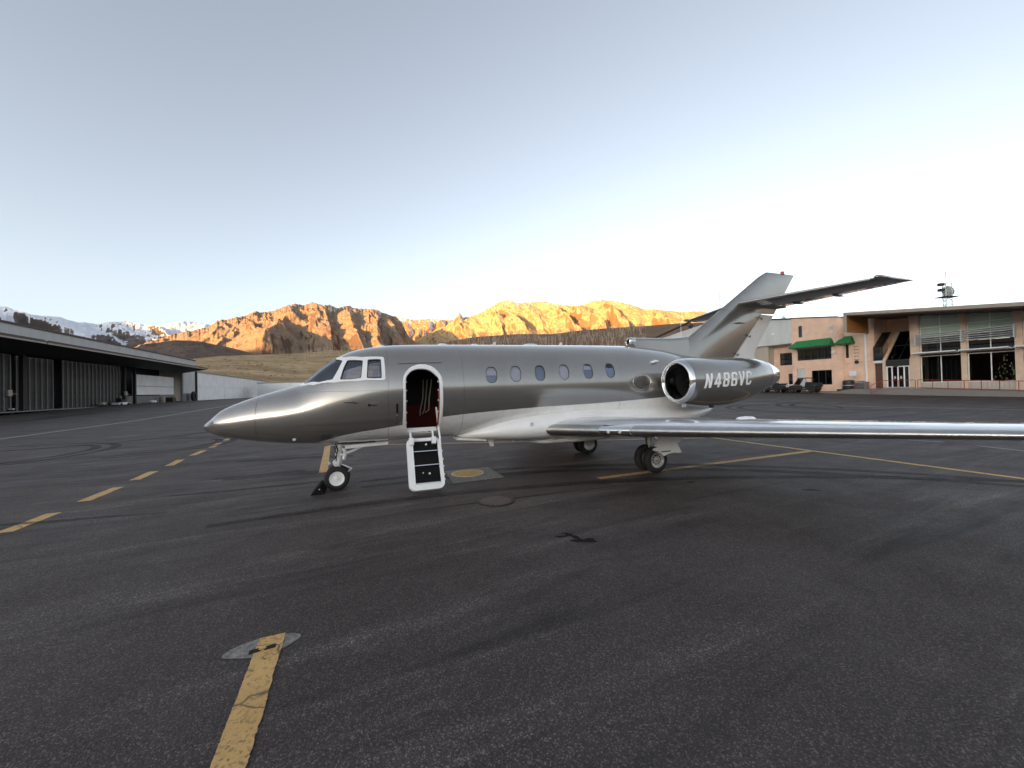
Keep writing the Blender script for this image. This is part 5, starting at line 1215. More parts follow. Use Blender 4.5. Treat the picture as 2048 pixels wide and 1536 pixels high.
for z in (1.3, 1.5, 1.72, 1.92, 2.08):
    for s_ in (1.262, 1.862):
        t_ = float(np.sqrt(max(.05, 1 - ((z - 1.9)/.98)**2))*.95); MB().box(s_-.012, s_+.012, -t_+.02, -t_+.07, z-.014, z+.014).build('latch_socket', M['steelgrey'], jet)
# grab handle strip forward of the door and panel line above it
mb = MB(); mb.tube([(1.085, -.945, 1.68), (1.085, -.90, 1.50)], .017, 6); mb.build('door_handle', M['blackstep'], jet); mb = MB(); mb.tube([(1.087, -.875, 1.46), (1.09, -.75, 1.26)], .015, 6); mb.build('door_handle', M['chrome'], jet)
mb = MB(); P_ = surf(np.linspace(1.12, 1.95, 12), np.full(12, math.asin((2.44-1.9)/.98)), .003); mb.tube([tuple(p) for p in P_], .005, 4); mb.build('drip_rail', M['darkmetal'], jet)

# --- belly and wing root fairing
FS = [(2.35, .90, .92, .12), (2.6, .85, 1.06, .46), (3.1, .79, 1.24, .76), (3.6, .745, 1.35, .93), (4.2, .72, 1.42, 1.02), (5.2, .715, 1.46, 1.06), (6.4, .73, 1.46, 1.06), (7.4, .78, 1.44, 1.02), (8.2, .88, 1.40, .90), (9.0, 1.06, 1.36, .66), (9.5, 1.22, 1.36, .35)]
mb = MB(); rings = []
sS = np.linspace(2.35, 9.5, 46); f_ = [pchip([q[0] for q in FS], [q[i] for q in FS], sS) for i in (1, 2, 3)]
for s_, zb, zt, w in zip(sS, *f_):
    zc = zb + (zt - zb)*.5; ring_ = []
    for k in range(48):
        a_ = 2*math.pi*k/48; c_, q_ = math.cos(a_), math.sin(a_); e = 2.5
        ring_.append((s_, -w*math.copysign(abs(c_)**(2/e), c_), zc + (zt-zb)/2*math.copysign(abs(q_)**(2/e), q_)))
    rings.append(ring_)
mb.loft(rings); mb.build('wing_fairing', M['jetwhite'], jet, True, angle=50)
mb = MB(); mb.lathe([(0, .005), (.012, .045), (.016, .038), (.01, .005)], (3.79, -.96, 1.15), 'y', 18); mb.v = [(x, -.955 - (y + .96), z) for x, y, z in mb.v]; mb.build('inspection_light', M['lens'], jet, True)
def blade(name, s_, z0, z1, c0, c1, sweep, th=.012, mat=None, t=0.):
    mb = MB(); mb.hexa([(s_, -t-th, z0), (s_+c0, -t-th*.4, z0), (s_+c0, -t+th*.4, z0), (s_, -t+th, z0), (s_+sweep, -t-th*.7, z1), (s_+sweep+c1, -t-th*.3, z1), (s_+sweep+c1, -t+th*.3, z1), (s_+sweep, -t+th*.7, z1)]); return mb.build(name, mat or M['jetwhite'], jet)
blade('belly_antenna', 3.02, .84, .64, .14, .09, .08, t=.2); blade('belly_antenna', 3.6, .78, .70, .07, .05, .04, t=.2)
blade('belly_antenna', 4.75, .75, .60, .06, .05, .05, t=.25); blade('belly_antenna', 5.4, .75, .60, .06, .05, .05, t=.25)
mb = MB(); mb.loft([[(s_, -.35 + w*math.cos(a_), .70 + q*math.sin(a_)) for a_ in [k*math.pi/8 for k in range(16)]] for s_, w, q in ((4.0, .02, .01), (4.3, .16, .06), (5.0, .22, .085), (5.8, .18, .07), (6.3, .03, .01))]); mb.build('belly_pod', M['jetwhite'], jet, True, angle=60)
mb = MB(); mb.hexa([(2.3, -.42, .86), (2.95, -.42, .80), (2.95, -.05, .80), (2.3, -.05, .86), (2.32, -.42, .90), (2.95, -.42, .84), (2.95, -.05, .84), (2.32, -.05, .90)]); mb.build('belly_hatch', M['jetwhite'], jet)
# roof aerials
for s_, L_, hh in ((.78, .16, .03), (2.0, .24, .035), (2.75, .18, .03), (4.0, .42, .04)):
    zt = float(sec(s_ + L_/2)[0]); mb = MB(); mb.loft([[(s_ + L_*f, .07*w*math.cos(a_), zt - .012 + (hh + .012)*w*max(0, math.sin(a_))) for a_ in [k*math.pi/8 for k in range(16)]] for f, w in ((0, .1), (.12, .7), (.3, 1), (.7, 1), (.88, .7), (1, .1))]); mb.build('roof_antenna', M['jetwhite'], jet, True, angle=60)
for s_ in (3.25, 4.95): zt = float(sec(s_)[0]); blade('roof_blade', s_, zt - .01, zt + .075, .10, .05, .05)
# probes near the nose
def probe(s_, t, z, l_=.14): mb = MB(); mb.tube([(s_, -t, z), (s_ - .02, -t - .035, z - .003), (s_ - l_, -t - .04, z)], [.012, .009, .004], 6); mb.build('pitot_probe', M['darkmetal'], jet, True)
probe(.34, .886, 1.73, .17); probe(.40, .885, 1.715, .05)
mb = MB(); mb.lathe([(0, .002), (.006, .026), (.012, .02), (.012, .002)], (.60, 0, 1.668), 'y', 14); mb.v = [(x, -.912 - y, z) for x, y, z in mb.v]; mb.build('static_port', M['blackstep'], jet); mb = MB(); mb.tube([(.61, -.922, 1.67), (.74, -.935, 1.66)], .007, 5); mb.build('angle_vane', M['darkmetal'], jet)
mb = MB(); mb.lathe([(0, .002), (.008, .028), (.014, .002)], (-.70, 0, 1.07), 'y', 14); mb.v = [(x, -.42 - y, z) for x, y, z in mb.v]; mb.build('taxi_lamp', M['lens'], jet, True)
mb = MB(); P_ = [tuple(p) for p in surf(*oval(6.62, 2.0, .25, .185, 40, 2.).T, .001)]; mb.tube(P_ + [P_[0]], .005, 4); mb.build('access_panel_rim', M['lemetal'], jet, True)

# --- wings
def naca(n, th, camber=.012):
    x = .5*(1 - np.cos(np.linspace(0, math.pi, n))); y = 5*th*(.2969*np.sqrt(x) - .126*x - .3516*x**2 + .2843*x**3 - .1036*x**4)
    yc = camber*4*x*(1-x); return x, yc + y, yc - y
def foil_ring(le, chord, th, n=18, vertical=False, camber=.012, c0=0., c1=1.):
    """closed ring of an aerofoil between chord fractions; le=(s,t,z)"""
    x, up, lo = naca(n, th, camber); xs_ = c0 + (c1 - c0)*x
    def yy(xx, sgn):
        y_ = 5*th*(.2969*np.sqrt(xx) - .126*xx - .3516*xx**2 + .2843*xx**3 - .1036*xx**4); return camber*4*xx*(1-xx) + sgn*y_
    U = [(xx, float(yy(xx, 1))) for xx in xs_]; Lw = [(xx, float(yy(xx, -1))) for xx in xs_]
    pts = U[::-1] + Lw[1:-1] if c0 == 0 and c1 == 1 else U[::-1] + Lw
    if vertical: return [(le[0] + a_*chord, -(le[1] + b_*chord), le[2]) for a_, b_ in pts]
    return [(le[0] + a_*chord, -le[1], le[2] + b_*chord) for a_, b_ in pts]
def wing_at(t):  # leading edge s, z, chord, thickness
    f = (t - .6)/7.2; return 4.05 + .466*(t - .9), 1.005 + .0545*(t - .9), 3.48*(1 - f) + 1.16*f, .125*(1 - f) + .10*f
mirror_y = lambda o: None
def mirrored(mb): m2 = MB(); m2.v = [(x, -y, z) for x, y, z in mb.v]; m2.f = [f[::-1] for f in mb.f]; return m2
def both(fn):
    """build a port thing and its starboard mirror; fn(mirror flag) -> None"""
    fn(lambda mb: mb); fn(mirrored)
ts = [.6, .9, 1.3, 1.8, 2.4, 3.0, 3.8, 4.6, 5.4, 6.2, 6.9, 7.4, 7.6, 7.72, 7.80, 7.83]
def make_wing(mr):
    def ring_(t, c0=0, c1=1., sh=0.):
        s_, z, c, th = wing_at(t); k = 1.
        if t > 7.4: q = (t - 7.4)/.44; k = math.sqrt(max(.02, 1 - q*q)); s_ += .5*c*(1 - (.55 + .45*k)); c *= (.55 + .45*k); th *= k/(.55+.45*k)
        return foil_ring((s_, t, z), c, th, 22, c0=c0, c1=c1)
    mb = MB(); mb.loft([ring_(t) for t in ts]); w = mr(mb).build('wing', M['wingpaint'], jet, True, angle=40)
    # metal leading edge: a thin sleeve in segments, 2 mm proud
    cuts_ = [1.0, 2.15, 2.75, 4.1, 5.75, 7.35]
    for a_, b_ in zip(cuts_[:-1], cuts_[1:]):
        if abs(a_ - 2.15) < .01: continue
        mb = MB(); rr_ = []
        for t in np.linspace(a_ + .004, b_ - .004, 5):
            s_, z, c, th = wing_at(t); pts = []
            for xx in (.045, .03, .018, .008, .003, 0): y_ = 5*th*(.2969*math.sqrt(xx) - .126*xx - .3516*xx*xx) + .048*xx*(1-xx); pts.append((s_ + xx*c - .003, -t, z + y_*c + .002))
            for xx in (.003, .008, .018, .03, .05, .07): y_ = -5*th*(.2969*math.sqrt(xx) - .126*xx - .3516*xx*xx) + .048*xx*(1-xx); pts.append((s_ + xx*c - .003, -t, z + y_*c - .002))
            rr_.append(pts)
        mb.loft(rr_, False, False, closed=False); mr(mb).build('leading_edge', M['lemetal'], w, True, fix=False, angle=60)
    # landing light set into the leading edge
    mb = MB(); rr_ = []
    for t in np.linspace(2.16, 2.74, 7):
        s_, z, c, th = wing_at(t); pts = []; bul = .012*math.sin(math.pi*(t-2.16)/.58)
        for xx in (.05, .03, .012, .003, 0): y_ = 5*th*(.2969*math.sqrt(xx) - .126*xx - .3516*xx*xx); pts.append((s_ + xx*c - .006 - bul, -t, z + y_*c + .004))
        for xx in (.003, .012, .03, .05): y_ = -5*th*(.2969*math.sqrt(xx) - .126*xx - .3516*xx*xx); pts.append((s_ + xx*c - .006 - bul, -t, z + y_*c - .004))
        rr_.append(pts)
    mb.loft(rr_, False, False, closed=False); ll = mr(mb).build('landing_light', M['chrome'], w, True, fix=False, angle=60)
    for t in (2.35, 2.56): s_, z, c, th = wing_at(t); mb = MB(); mb.lathe([(-.022, .005), (-.018, .03), (-.006, .045), (.02, .05)], (s_ - .004, -t, z), 'x', 16); mr(mb).build('bulb', M['lens'], ll, True)
    # flap and aileron panels, upper surface, slightly proud, with gaps between
    for a_, b_ in ((1.2, 3.0), (3.03, 4.85), (4.90, 7.2)):
        mb = MB(); rr_ = []
        for t in np.linspace(a_, b_, 6):
            s_, z, c, th = wing_at(t); rr_.append([(x, y, q) for x, y, q in foil_ring((s_, t, z + .004), c, th*1.02, 10, c0=.76, c1=.995)])
        mb.loft(rr_); mr(mb).build('flap' if b_ < 5 else 'aileron', M['wingpaint'], w, True, angle=40)
    for t, l_ in ((2.6, .5), (4.2, .45)):
        s_, z, c, th = wing_at(t); mb = MB(); mb.loft([[(s_ + c*.72 + q*l_*1.6, -t + .05*k_*math.cos(a_), z - .05*c*.8 - .02 + .075*k_*math.sin(a_)) for a_ in [k*math.pi/6 for k in range(12)]] for q, k_ in ((0, .1), (.2, .8), (.5, 1), (.85, .6), (1, .1))]); mr(mb).build('flap_track_fairing', M['jetwhite'], w, True, angle=60)
    s_, z, c, th = wing_at(3.75); mb = MB(); mb.loft([[(s_ + c*f, -3.75 + .07*w_*math.cos(a_), z + .062*c + .05*w_*max(0, math.sin(a_))) for a_ in [k*math.pi/6 for k in range(12)]] for f, w_ in ((.35, .1), (.38, .8), (.44, 1), (.5, .8), (.54, .1))]); mr(mb).build('filler_cap', M['jetwhite'], w, True)
both(make_wing)

# --- fin, rudder, dorsal intake
def fin_at(z): return 8.94 + 1.472*(z - 3.2), 11.35 + .742*(z - 2.58)
def fin_ring(z, c0=0., c1=1., n=16):
    a_, b_ = fin_at(z); return foil_ring((a_, 0, z), b_ - a_, .105 if z < 4 else .095, n, True, 0., c0, c1)
zs_ = [2.45, 2.9, 3.3, 3.7, 4.02]
mb = MB(); mb.loft([fin_ring(z, 0, .74) for z in zs_]); fin = mb.build('fin', M['silver'], jet, True, angle=40)
mb = MB(); R_ = []
for z in [4.024, 4.3, 4.6, 4.9, 5.12, 5.22, 5.28, 5.31]:
    r_ = fin_ring(z)
    if z > 5.1:
        a_, b_ = fin_at(z); q = (z - 5.1)/.215; r_ = [(b_ - (b_ - x)*(1 - .06*q*q) + .01*q, y*(1 - .75*q*q), z_) for x, y, z_ in r_]
    R_.append(r_)
mb.loft(R_); mb.build('fin_tip', M['silver'], fin, True, angle=40)
mb = MB(); mb.loft([fin_ring(z, .752, 1.) for z in (2.56, 3.0, 3.5, 3.98)]); rud = mb.build('rudder', M['jetwhite'], fin, True, angle=40)
for z in (2.75, 3.3, 3.85): a_, b_ = fin_at(z); x = a_ + .74*(b_-a_); mb = MB(); mb.tube([(x - .06, -.10, z + .05), (x + .08, -.12, z - .03), (x + .12, -.09, z + .03)], .012, 5); mb.build('hinge', M['darkmetal'], rud)
mb = MB(); mb.lathe([(0, .06), (.05, .058), (.09, .04), (.105, .005)], (12.85, 0, 5.30), 'z', 16); mb.build('beacon', M['red'], fin, True)
mb = MB(); mb.tube([(10.55, -.125, 3.66), (10.72, -.17, 3.67), (11.0, -.14, 3.68)], [.006, .02, .012], 6); mb.build('tail_probe', M['silver'], fin, True)
mb = MB(); rings = []
for s_, zt, zb, w in ((7.06, 3.17, 2.93, .11), (7.3, 3.175, 2.8, .11), (7.8, 3.18, 2.7, .10), (8.4, 3.195, 2.6, .105), (8.9, 3.25, 2.5, .12), (9.2, 3.55, 2.5, .13), (9.7, 3.9, 2.5, .12)):
    ring_ = []; hh = (zt - zb)
    for k in range(20):
        a_ = math.pi*k/19; ring_.append((s_, w*math.cos(a_), zt - w + w*math.sin(a_)))
    ring_ += [(s_, -w*1.5, zb), (s_, w*1.5, zb)]; rings.append(ring_)
mb.loft(rings[:5]); dors = mb.build('dorsal_fairing', M['silver'], jet, True, angle=60)
mb = MB(); mb.lathe([(6.99, .072), (6.965, .085), (6.98, .105), (7.08, .114), (7.3, .1), (7.3, .06), (7.05, .062), (6.99, .072)], (0, 0, 3.065), 'x', 24); mb.build('intake_lip', M['chrome'], dors, True, angle=60)
mb = MB(); mb.lathe([(7.052, .064), (7.053, .001)], (0, 0, 3.065), 'x', 20); mb.build('intake_duct', M['holeshade'], dors)

# --- tailplane
def make_tail(mr):
    sp = [(.06, 10.83, 12.82), (.6, 11.02, 12.86), (1.4, 11.31, 12.92), (2.2, 11.60, 12.98), (2.8, 11.81, 13.03), (2.98, 11.9, 13.05), (3.05, 12.0, 13.05)]
    mb = MB(); R_ = []
    for t, a_, b_ in sp: R_.append(foil_ring((a_, t, 4.275 + .012*t), (b_ - a_)*.68, .15 if t < 2.9 else .09, 14, camber=0.))
    mb.loft([foil_ring((a_, t, 4.275 + .012*t), b_ - a_, .10 if t < 2.9 else (.07 if t < 3 else .03), 14, camber=0., c0=0, c1=.68) for t, a_, b_ in sp]); tp = mr(mb).build('tailplane', M['silver'], jet, True, angle=40)
    mb = MB(); mb.loft([foil_ring((a_, t, 4.275 + .012*t), b_ - a_, .10 if t < 2.9 else (.07 if t < 3 else .03), 12, camber=0., c0=.69, c1=1.) for t, a_, b_ in sp]); el = mr(mb).build('elevator', M['silver'], tp, True, angle=40)
    mb = MB(); mb.loft([[(s_, -2.95 + .075*k_*math.cos(a_), 4.325 + .055*k_*math.sin(a_)) for a_ in [k*math.pi/6 for k in range(12)]] for s_, k_ in ((11.72, .2), (11.76, .8), (11.9, 1), (12.2, .9), (12.6, .5), (12.95, .1))]); mr(mb).build('horn_balance', M['silver'], el, True, angle=60)
    mb = MB(); R_ = []
    for t, a_, b_ in sp[:5]:
        c = b_ - a_; R_.append([(a_ + xx*c - .002, -t, 4.275 + .012*t + sg*(5*.10*(.2969*math.sqrt(xx) - .126*xx - .3516*xx*xx)*c + .002)) for xx, sg in ((.04, 1), (.015, 1), (.004, 1), (0, 1), (.004, -1), (.015, -1), (.04, -1))])
    mb.loft(R_, False, False, closed=False); mr(mb).build('leading_edge', M['lemetal'], tp, True, fix=False, angle=60)
    for t in (.75, 1.7): 
        a_, b_ = np.interp(t, [q[0] for q in sp], [q[1] for q in sp]), np.interp(t, [q[0] for q in sp], [q[2] for q in sp]); x = a_ + .69*(b_-a_); mb = MB(); mb.loft([[(x + f, -t + .03*k_*math.cos(q), 4.20 + .012*t + .035*k_*math.sin(q)) for q in [k*math.pi/5 for k in range(10)]] for f, k_ in ((-.2, .1), (-.05, 1), (.15, .9), (.35, .1))]); mr(mb).build('hinge_fairing', M['silver'], tp, True)
both(make_tail)
mb = MB(); mb.loft([[(s_, w*math.cos(a_), 4.28 + q*math.sin(a_)) for a_ in [k*math.pi/8 for k in range(16)]] for s_, w, q in ((10.6, .02, .02), (10.9, .10, .09), (11.6, .13, .12), (12.4, .12, .11), (12.95, .03, .03))]); mb.build('tail_bullet', M['silver'], fin, True, angle=60)

# --- engines
NP = [(7.075, .455), (7.10, .485), (7.2, .508), (7.4, .53), (7.8, .555), (8.3, .56), (8.8, .535), (9.3, .465), (9.7, .37)]
def nac_c(s_): return 1.575 - .03*sstep(8, 10, s_), 1.985 - .025*sstep(7.2, 8, s_) + .14*sstep(8.2, 10, s_)
def nac_r(s_): return float(pchip([q[0] for q in NP], [q[1] for q in NP], s_))
def nring(s_, r_, n=56, sq=1.):
    tc, zc = nac_c(s_); return [(s_, -tc + r_*math.cos(2*math.pi*k/n), zc + r_*sq*math.sin(2*math.pi*k/n)) for k in range(n)]
def reg_mesh():
    """block letters N486VC with cut corners, as in the registration on the nacelle"""
    bm = bmesh.new(); st = .19; w = .60
    def poly(P, x): bm.faces.new([bm.verts.new((px + x + .20*py, py, 0)) for px, py in P])
    def strip_(O, I, x, closed=False):
        n = len(O)
        for a_ in range(n if closed else n - 1): b_ = (a_ + 1) % n; poly([O[a_], O[b_], I[b_], I[a_]], x)
    def octo(x0, x1, y0, y1, c): return [(x0+c, y0), (x1-c, y0), (x1, y0+c), (x1, y1-c), (x1-c, y1), (x0+c, y1), (x0, y1-c), (x0, y0+c)]
    x = 0.
    poly([(0, 0), (st, 0), (st, 1), (0, 1)], x); poly([(w-st, 0), (w, 0), (w, 1), (w-st, 1)], x); poly([(st, .60), (w-st, 0), (w-st, .40), (st, 1)], x); x += .80
    poly([(.34, 0), (.53, 0), (.53, 1), (.34, 1)], x); poly([(0, .20), (.34, .20), (.34, .38), (0, .38)], x); poly([(.53, .20), (.64, .20), (.64, .38), (.53, .38)], x); poly([(0, .38), (.20, .38), (.34, .66), (.34, 1)], x); x += .82
    strip_(octo(0, w, 0, .5, .09), octo(st, w-st, .15, .43, .03), x, True); strip_(octo(0, w, .5, 1, .09), octo(st, w-st, .57, .85, .03), x, True); x += .78
    strip_(octo(0, w, 0, .56, .09), octo(st, w-st, .15, .42, .03), x, True)
    strip_([(0, .561), (0, .89), (.11, 1), (w-.11, 1), (w, .89), (w, .72)], [(st, .561), (st, .80), (st+.04, .85), (w-st-.04, .85), (w-st, .81), (w-st, .72)], x); x += .78
    poly([(0, 1), (.20, 1), (.315, .30), (.315, 0), (.22, 0)], x); poly([(.63, 1), (.41, 0), (.315, 0), (.315, .30), (.43, 1)], x); x += .80
    strip_([(w, .70), (w, .89), (w-.11, 1), (.11, 1), (0, .89), (0, .11), (.11, 0), (w-.11, 0), (w, .11), (w, .30)], [(w-st, .70), (w-st, .81), (w-st-.04, .85), (st+.04, .85), (st, .81), (st, .19), (st+.04, .15), (w-st-.04, .15), (w-st, .19), (w-st, .30)], x)
    for v in bm.verts: v.co *= .33
    return bm
def make_engine(mr, text):
    mb = MB(); mb.loft([nring(s_, nac_r(s_)) for s_ in np.linspace(7.13, 9.7, 34)], False, False); en = mr(mb).build('engine_nacelle', M['silver'], jet, True, fix=True, angle=60)
    lip = [(7.40, .375), (7.2, .375), (7.10, .385), (7.05, .405), (7.03, .43), (7.045, .455), (7.09, .48), (7.129, .495)]
    mb = MB(); mb.loft([nring(s_, r_) for s_, r_ in lip], False, False); mr(mb).build('intake_lip', M['chrome'], en, True, angle=70)
    mb = MB(); mb.loft([nring(7.39, .376), nring(7.8, .37), nring(7.81, .02)], False, False); mr(mb).build('intake_duct', M['darkmetal'], en, True)
    tc, zc = nac_c(7.7); mb = MB()
    for k in range(26):
        a_ = 2*math.pi*k/26; ca, sa = math.cos(a_), math.sin(a_); cb_, sb_ = math.cos(a_ + .16), math.sin(a_ + .16); cc, sc_ = math.cos(a_ + .10), math.sin(a_ + .10)
        mb.add([(7.70, -tc + .11*ca, zc + .11*sa), (7.76, -tc + .11*cb_, zc + .11*sb_), (7.78, -tc + .365*cb_, zc + .365*sb_), (7.68, -tc + .365*ca, zc + .365*sa)], [(0, 1, 2, 3)])
    mr(mb).build('fan', M['darkmetal'], en, fix=False)
    mb = MB(); mb.lathe([(7.5, .002), (7.56, .06), (7.66, .10), (7.76, .12)], (0, -tc, zc), 'x', 20); mr(mb).build('spinner', M['darkmetal'], en, True)
    mb = MB(); mb.loft([nring(s_, r_) for s_, r_ in ((9.68, .378), (9.8, .345), (9.98, .28), (10.12, .225), (10.12, .20), (9.8, .20))], False, False); ex = mr(mb).build('exhaust_nozzle', M['chrome'], en, True, angle=50)
    mb = MB(); mb.loft([nring(9.82, .199), nring(9.83, .01)], False, False); mr(mb).build('exhaust_core', M['holeshade'], ex)
    mb = MB(); R_ = []
    for t in (.70, .95, 1.15): R_.append([(s_, -t, 2.0 + z + .06*(s_ > 8.5)) for s_, z in ((7.35, 0), (7.5, .07), (8.2, .11), (9.2, .08), (9.7, 0), (9.2, -.07), (8.2, -.10), (7.5, -.07))])
    mb.loft(R_); mr(mb).build('pylon', M['silver'], en, True, angle=60)
    mb = MB(); mb.box(7.18, 7.21, -1.62, -1.60, 1.40, 1.49); mb.box(7.26, 7.29, -1.62, -1.60, 1.40, 1.48); mr(mb).build('drain_mast', M['steelgrey'], en)
    mb = MB(); mb.hexa([(7.95, -1.65, 1.36), (8.08, -1.65, 1.36), (8.08, -1.63, 1.36), (7.95, -1.63, 1.36), (7.93, -1.65, 1.46), (8.06, -1.65, 1.46), (8.06, -1.63, 1.46), (7.93, -1.63, 1.46)]); mr(mb).build('drain_mast', M['darkmetal'], en)
    mb = MB(); mb.tube([(6.98, -.83, 2.46), (7.05, -.86, 2.48), (7.22, -.82, 2.50)], [.045, .05, .02], 10); mr(mb).build('vent_scoop', M['chrome'], en, True)
    # registration on the outboard side
    bm = reg_mesh()
    for _ in range(3):
        bmesh.ops.triangulate(bm, faces=bm.faces); bmesh.ops.subdivide_edges(bm, edges=[e for e in bm.edges if e.calc_length() > .06], cuts=1)
    bmesh.ops.triangulate(bm, faces=bm.faces)
    xs_ = [v.co.x for v in bm.verts]; ys_ = [v.co.y for v in bm.verts]; x0, x1, y0, y1 = min(xs_), max(xs_), min(ys_), max(ys_); mb = MB()
    for v in bm.verts:
        fx_ = (v.co.x - x0)/(x1 - x0); s_ = text[0] + (fx_ if text[4] else 1 - fx_)*(text[1] - text[0]); z = text[2] + (v.co.y - y0)/(y1 - y0)*(text[3] - text[2]) + .045*(s_ - text[0])
        r_ = nac_r(s_) + .004; tc, zc = nac_c(s_); mb.v.append((s_, -(tc + math.sqrt(max(.001, r_*r_ - (z - zc)**2))), z))
    mb.f = [tuple(v.index for v in f.verts) for f in bm.faces]; bm.free(); mr(mb).build('registration_lettering', M['letters'], en, True, fix=False, angle=80)
make_engine(lambda m: m, (7.34, 8.74, 1.82, 2.13, True)); make_engine(mirrored, (7.34, 8.74, 1.82, 2.13, False))

# --- landing gear
def wheel(parent, mr, s_, t, r_, hw, hub, outer):
    """outer: +1 hub face to port"""
    mb = MB(); mb.lathe([(-hw*.85, r_*.56), (-hw, r_*.70), (-hw*.92, r_*.90), (-hw*.55, r_*.985), (0, r_), (hw*.55, r_*.985), (hw*.92, r_*.90), (hw, r_*.70), (hw*.85, r_*.56)], (s_, -t, r_), 'y', 40); mr(mb).build('tyre', M['rubber'], parent, True, angle=60)
    mb = MB(); prof = [(-hw*.85, r_*.57), (-hw*.95, r_*.60), (-hw*.7, r_*.50), (-hw*.55, r_*.2), (-hw*.75, r_*.13), (-hw*.8, .002)]
    mb.lathe(prof, (s_, -t, r_), 'y', 32); mb.lathe([(-a_, b_) for a_, b_ in prof], (s_, -t, r_), 'y', 32); h_ = mr(mb).build('hub', hub, parent, True, angle=40)
    if hub is M['hubgrey']:
        for k in range(10):
            a_ = 2*math.pi*k/10; mb = MB(); x, z = s_ + r_*.36*math.cos(a_), r_ + r_*.36*math.sin(a_); mb.lathe([(-hw*.66, r_*.085), (-hw*.64, r_*.085), (-hw*.64, .001)], (x, -t, z), 'y', 10); mr(mb).build('vent_hole', M['holeshade'], parent)
    return h_
ng = empty('nose_gear', (0, 0, 0), 0, jet); I_ = lambda m: m
wheel(ng, I_, -.02, .115, .231, .052, M['hubwhite'], 1); wheel(ng, I_, -.02, -.115, .231, .052, M['hubwhite'], -1)
mb = MB(); mb.tube([(-.02, -.07, .231), (-.02, .07, .231)], .03, 10); mb.tube([(-.02, 0, .231), (-.01, 0, .46)], .035, 12); mb.tube([(-.012, 0, .44), (.0, 0, .60), (.05, 0, 1.0)], [.055, .06, .062], 14); mb.build('strut', M['gearwhite'], ng, True)
mb = MB(); mb.tube([(-.012, 0, .50), (-.010, 0, .56)], .085, 14); mb.tube([(.0, -.09, .54), (.0, .09, .54)], .03, 10); mb.build('steering_collar', M['gearwhite'], ng, True)
mb = MB(); mb.tube([(.02, -.05, .66), (.28, -.06, .74), (.52, -.07, .84)], .02, 8); mb.tube([(.02, .05, .66), (.28, .06, .74), (.52, .07, .84)], .02, 8); mb.build('drag_brace', M['gearwhite'], ng, True)
mb = MB(); mb.tube([(.03, -.03, .50), (.25, -.02, .385)], .013, 6); mb.tube([(.25, -.02, .385), (.14, -.03, .30)], .013, 6); mb.build('torque_link', M['gearwhite'], ng, True)
mb = MB(); mb.tube([(.10, -.06, .80), (.14, -.06, .70), (.10, -.06, .58)], .035, 8); mb.tube([(-.08, -.05, .55), (-.05, -.06, .48)], .03, 8); mb.build('actuator', M['gearwhite'], ng, True)
mb = MB(); mb.tube([(-.04, -.07, .9), (.0, -.08, .78), (-.03, -.07, .66), (-.04, -.06, .52)], .011, 6); mb.tube([(-.07, -.04, .86), (-.02, -.09, .70), (-.06, -.07, .6)], .008, 6); mb.build('hydraulic_hose', M['blackstep'], ng, True)
mb = MB(); mb.lathe([(0, .005), (.03, .04), (.05, .045), (.06, .01)], (-.13, -.06, .52), 'x', 14); mb.v = [(-.13 - (x + .13), y, z) for x, y, z in mb.v]; mb.build('taxi_light', M['lens'], ng, True)
for y in (-.15, .15): mb = MB(); mb.hexa([(.14, y-.008, .80), (.95, y-.008, .83), (.95, y+.008, .83), (.14, y+.008, .80), (.14, y-.008, .87), (.95, y-.008, .89), (.95, y+.008, .89), (.14, y+.008, .87)]); mb.build('gear_door', M['jetwhite'], ng)
MB().box(.0, .7, -.1, .1, .890, .905).build('wheel_bay', M['darkmetal'], ng)

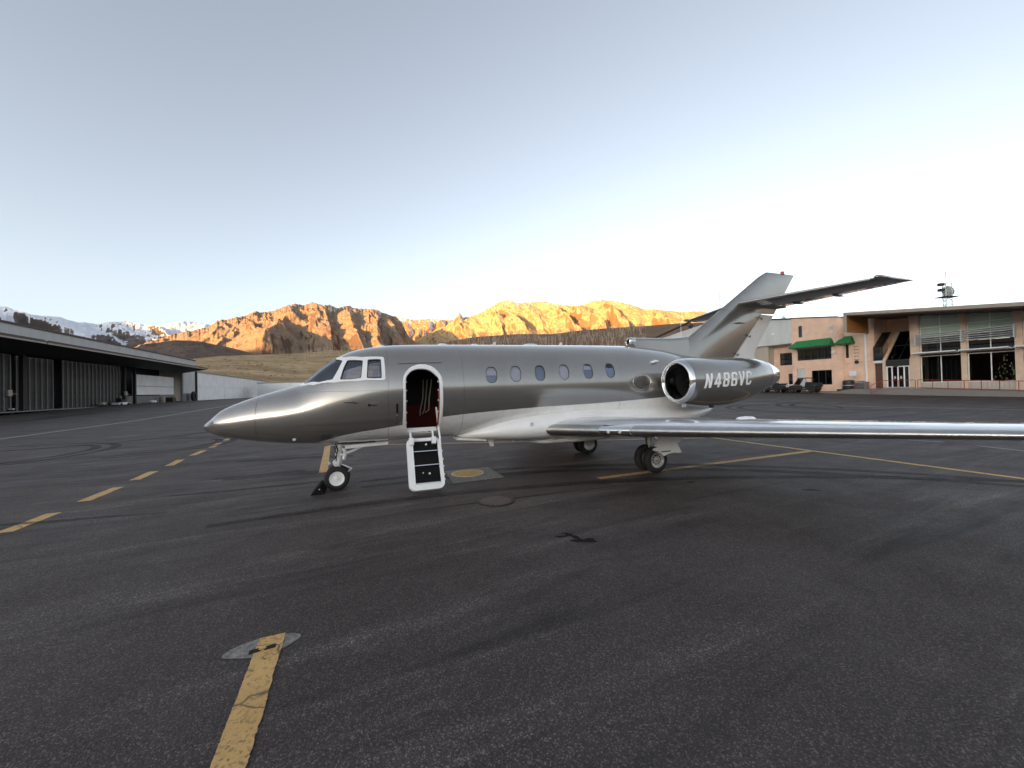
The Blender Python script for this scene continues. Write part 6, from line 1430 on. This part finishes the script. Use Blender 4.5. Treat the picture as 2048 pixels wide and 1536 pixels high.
def make_main(mr, port):
    mg = empty('main_gear', (6.45, -1.395 if port else 1.395, 0), 0, jet)
    def mv(m): m2 = mr(m); m2.v = [(x - 6.45, y + (1.395 if port else -1.395), z) for x, y, z in m2.v]; return m2
    wheel(mg, mv, 6.45, 1.545, .292, .085, M['hubgrey'], 1); wheel(mg, mv, 6.45, 1.245, .292, .085, M['hubgrey'], -1)
    mb = MB(); mb.tube([(6.45, -1.22, .292), (6.45, -1.57, .292)], .045, 12); mb.tube([(6.45, -1.395, .292), (6.44, -1.395, .62), (6.42, -1.40, 1.02)], [.05, .055, .07], 14); mv(mb).build('strut', M['gearwhite'], mg, True)
    mb = MB(); mb.tube([(6.40, -1.395, .70), (6.32, -1.0, .98)], .03, 8); mb.tube([(6.5, -1.395, .5), (6.68, -1.395, .62), (6.5, -1.395, .78)], .018, 6); mv(mb).build('side_brace', M['gearwhite'], mg, True)
    mb = MB(); mb.tube([(6.34, -1.42, .9), (6.30, -1.45, .7), (6.36, -1.44, .5)], .012, 6); mv(mb).build('hydraulic_hose', M['blackstep'], mg, True)
    A_ = [(6.27, .61), (6.40, .71), (6.56, .80), (6.80, .83), (7.16, .79), (7.08, .71), (6.93, .63), (6.74, .575), (6.5, .575)]
    mb = MB(); mb.prism(A_, -1.70, -1.68); mv(mb).build('gear_door', M['jetwhite'], mg)
    B2 = [(6.30, .525), (6.34, .555), (6.46, .575), (6.7, .60), (6.96, .64), (7.0, .56), (7.09, .41), (7.0, .405), (6.88, .425), (6.72, .41), (6.60, .365), (6.53, .43), (6.44, .48), (6.34, .495)]
    mb = MB(); mb.prism(B2, -1.66, -1.645); mv(mb).build('gear_door', M['jetwhite'], mg)
    mb = MB(); mb.box(6.52, 6.78, -1.663, -1.661, .455, .475); mv(mb).build('stencil', M['blackstep'], mg)
make_main(lambda m: m, True); make_main(mirrored, False)

# --- wheel chock at the nose wheel
ck = empty('wheel_chock', (-3.78, 7.60, 0), .3527); tag(ck, 'black wedge chock against the front of the nose wheel', 'wheel chock')
mb = MB(); mb.prism([(-.12, 0), (.12, 0), (.10, .05), (.05, .15), (.02, .165)], -.26, .30); mb.build('wedge', M['blackstep'], ck)
mb = MB(); mb.lathe([(0, .002), (.004, .012), (.008, .002)], (.03, 0, .10), 'y', 10); mb.v = [(x, -.262 - y, z) for x, y, z in mb.v]; mb.build('bolt', M['steelgrey'], ck)
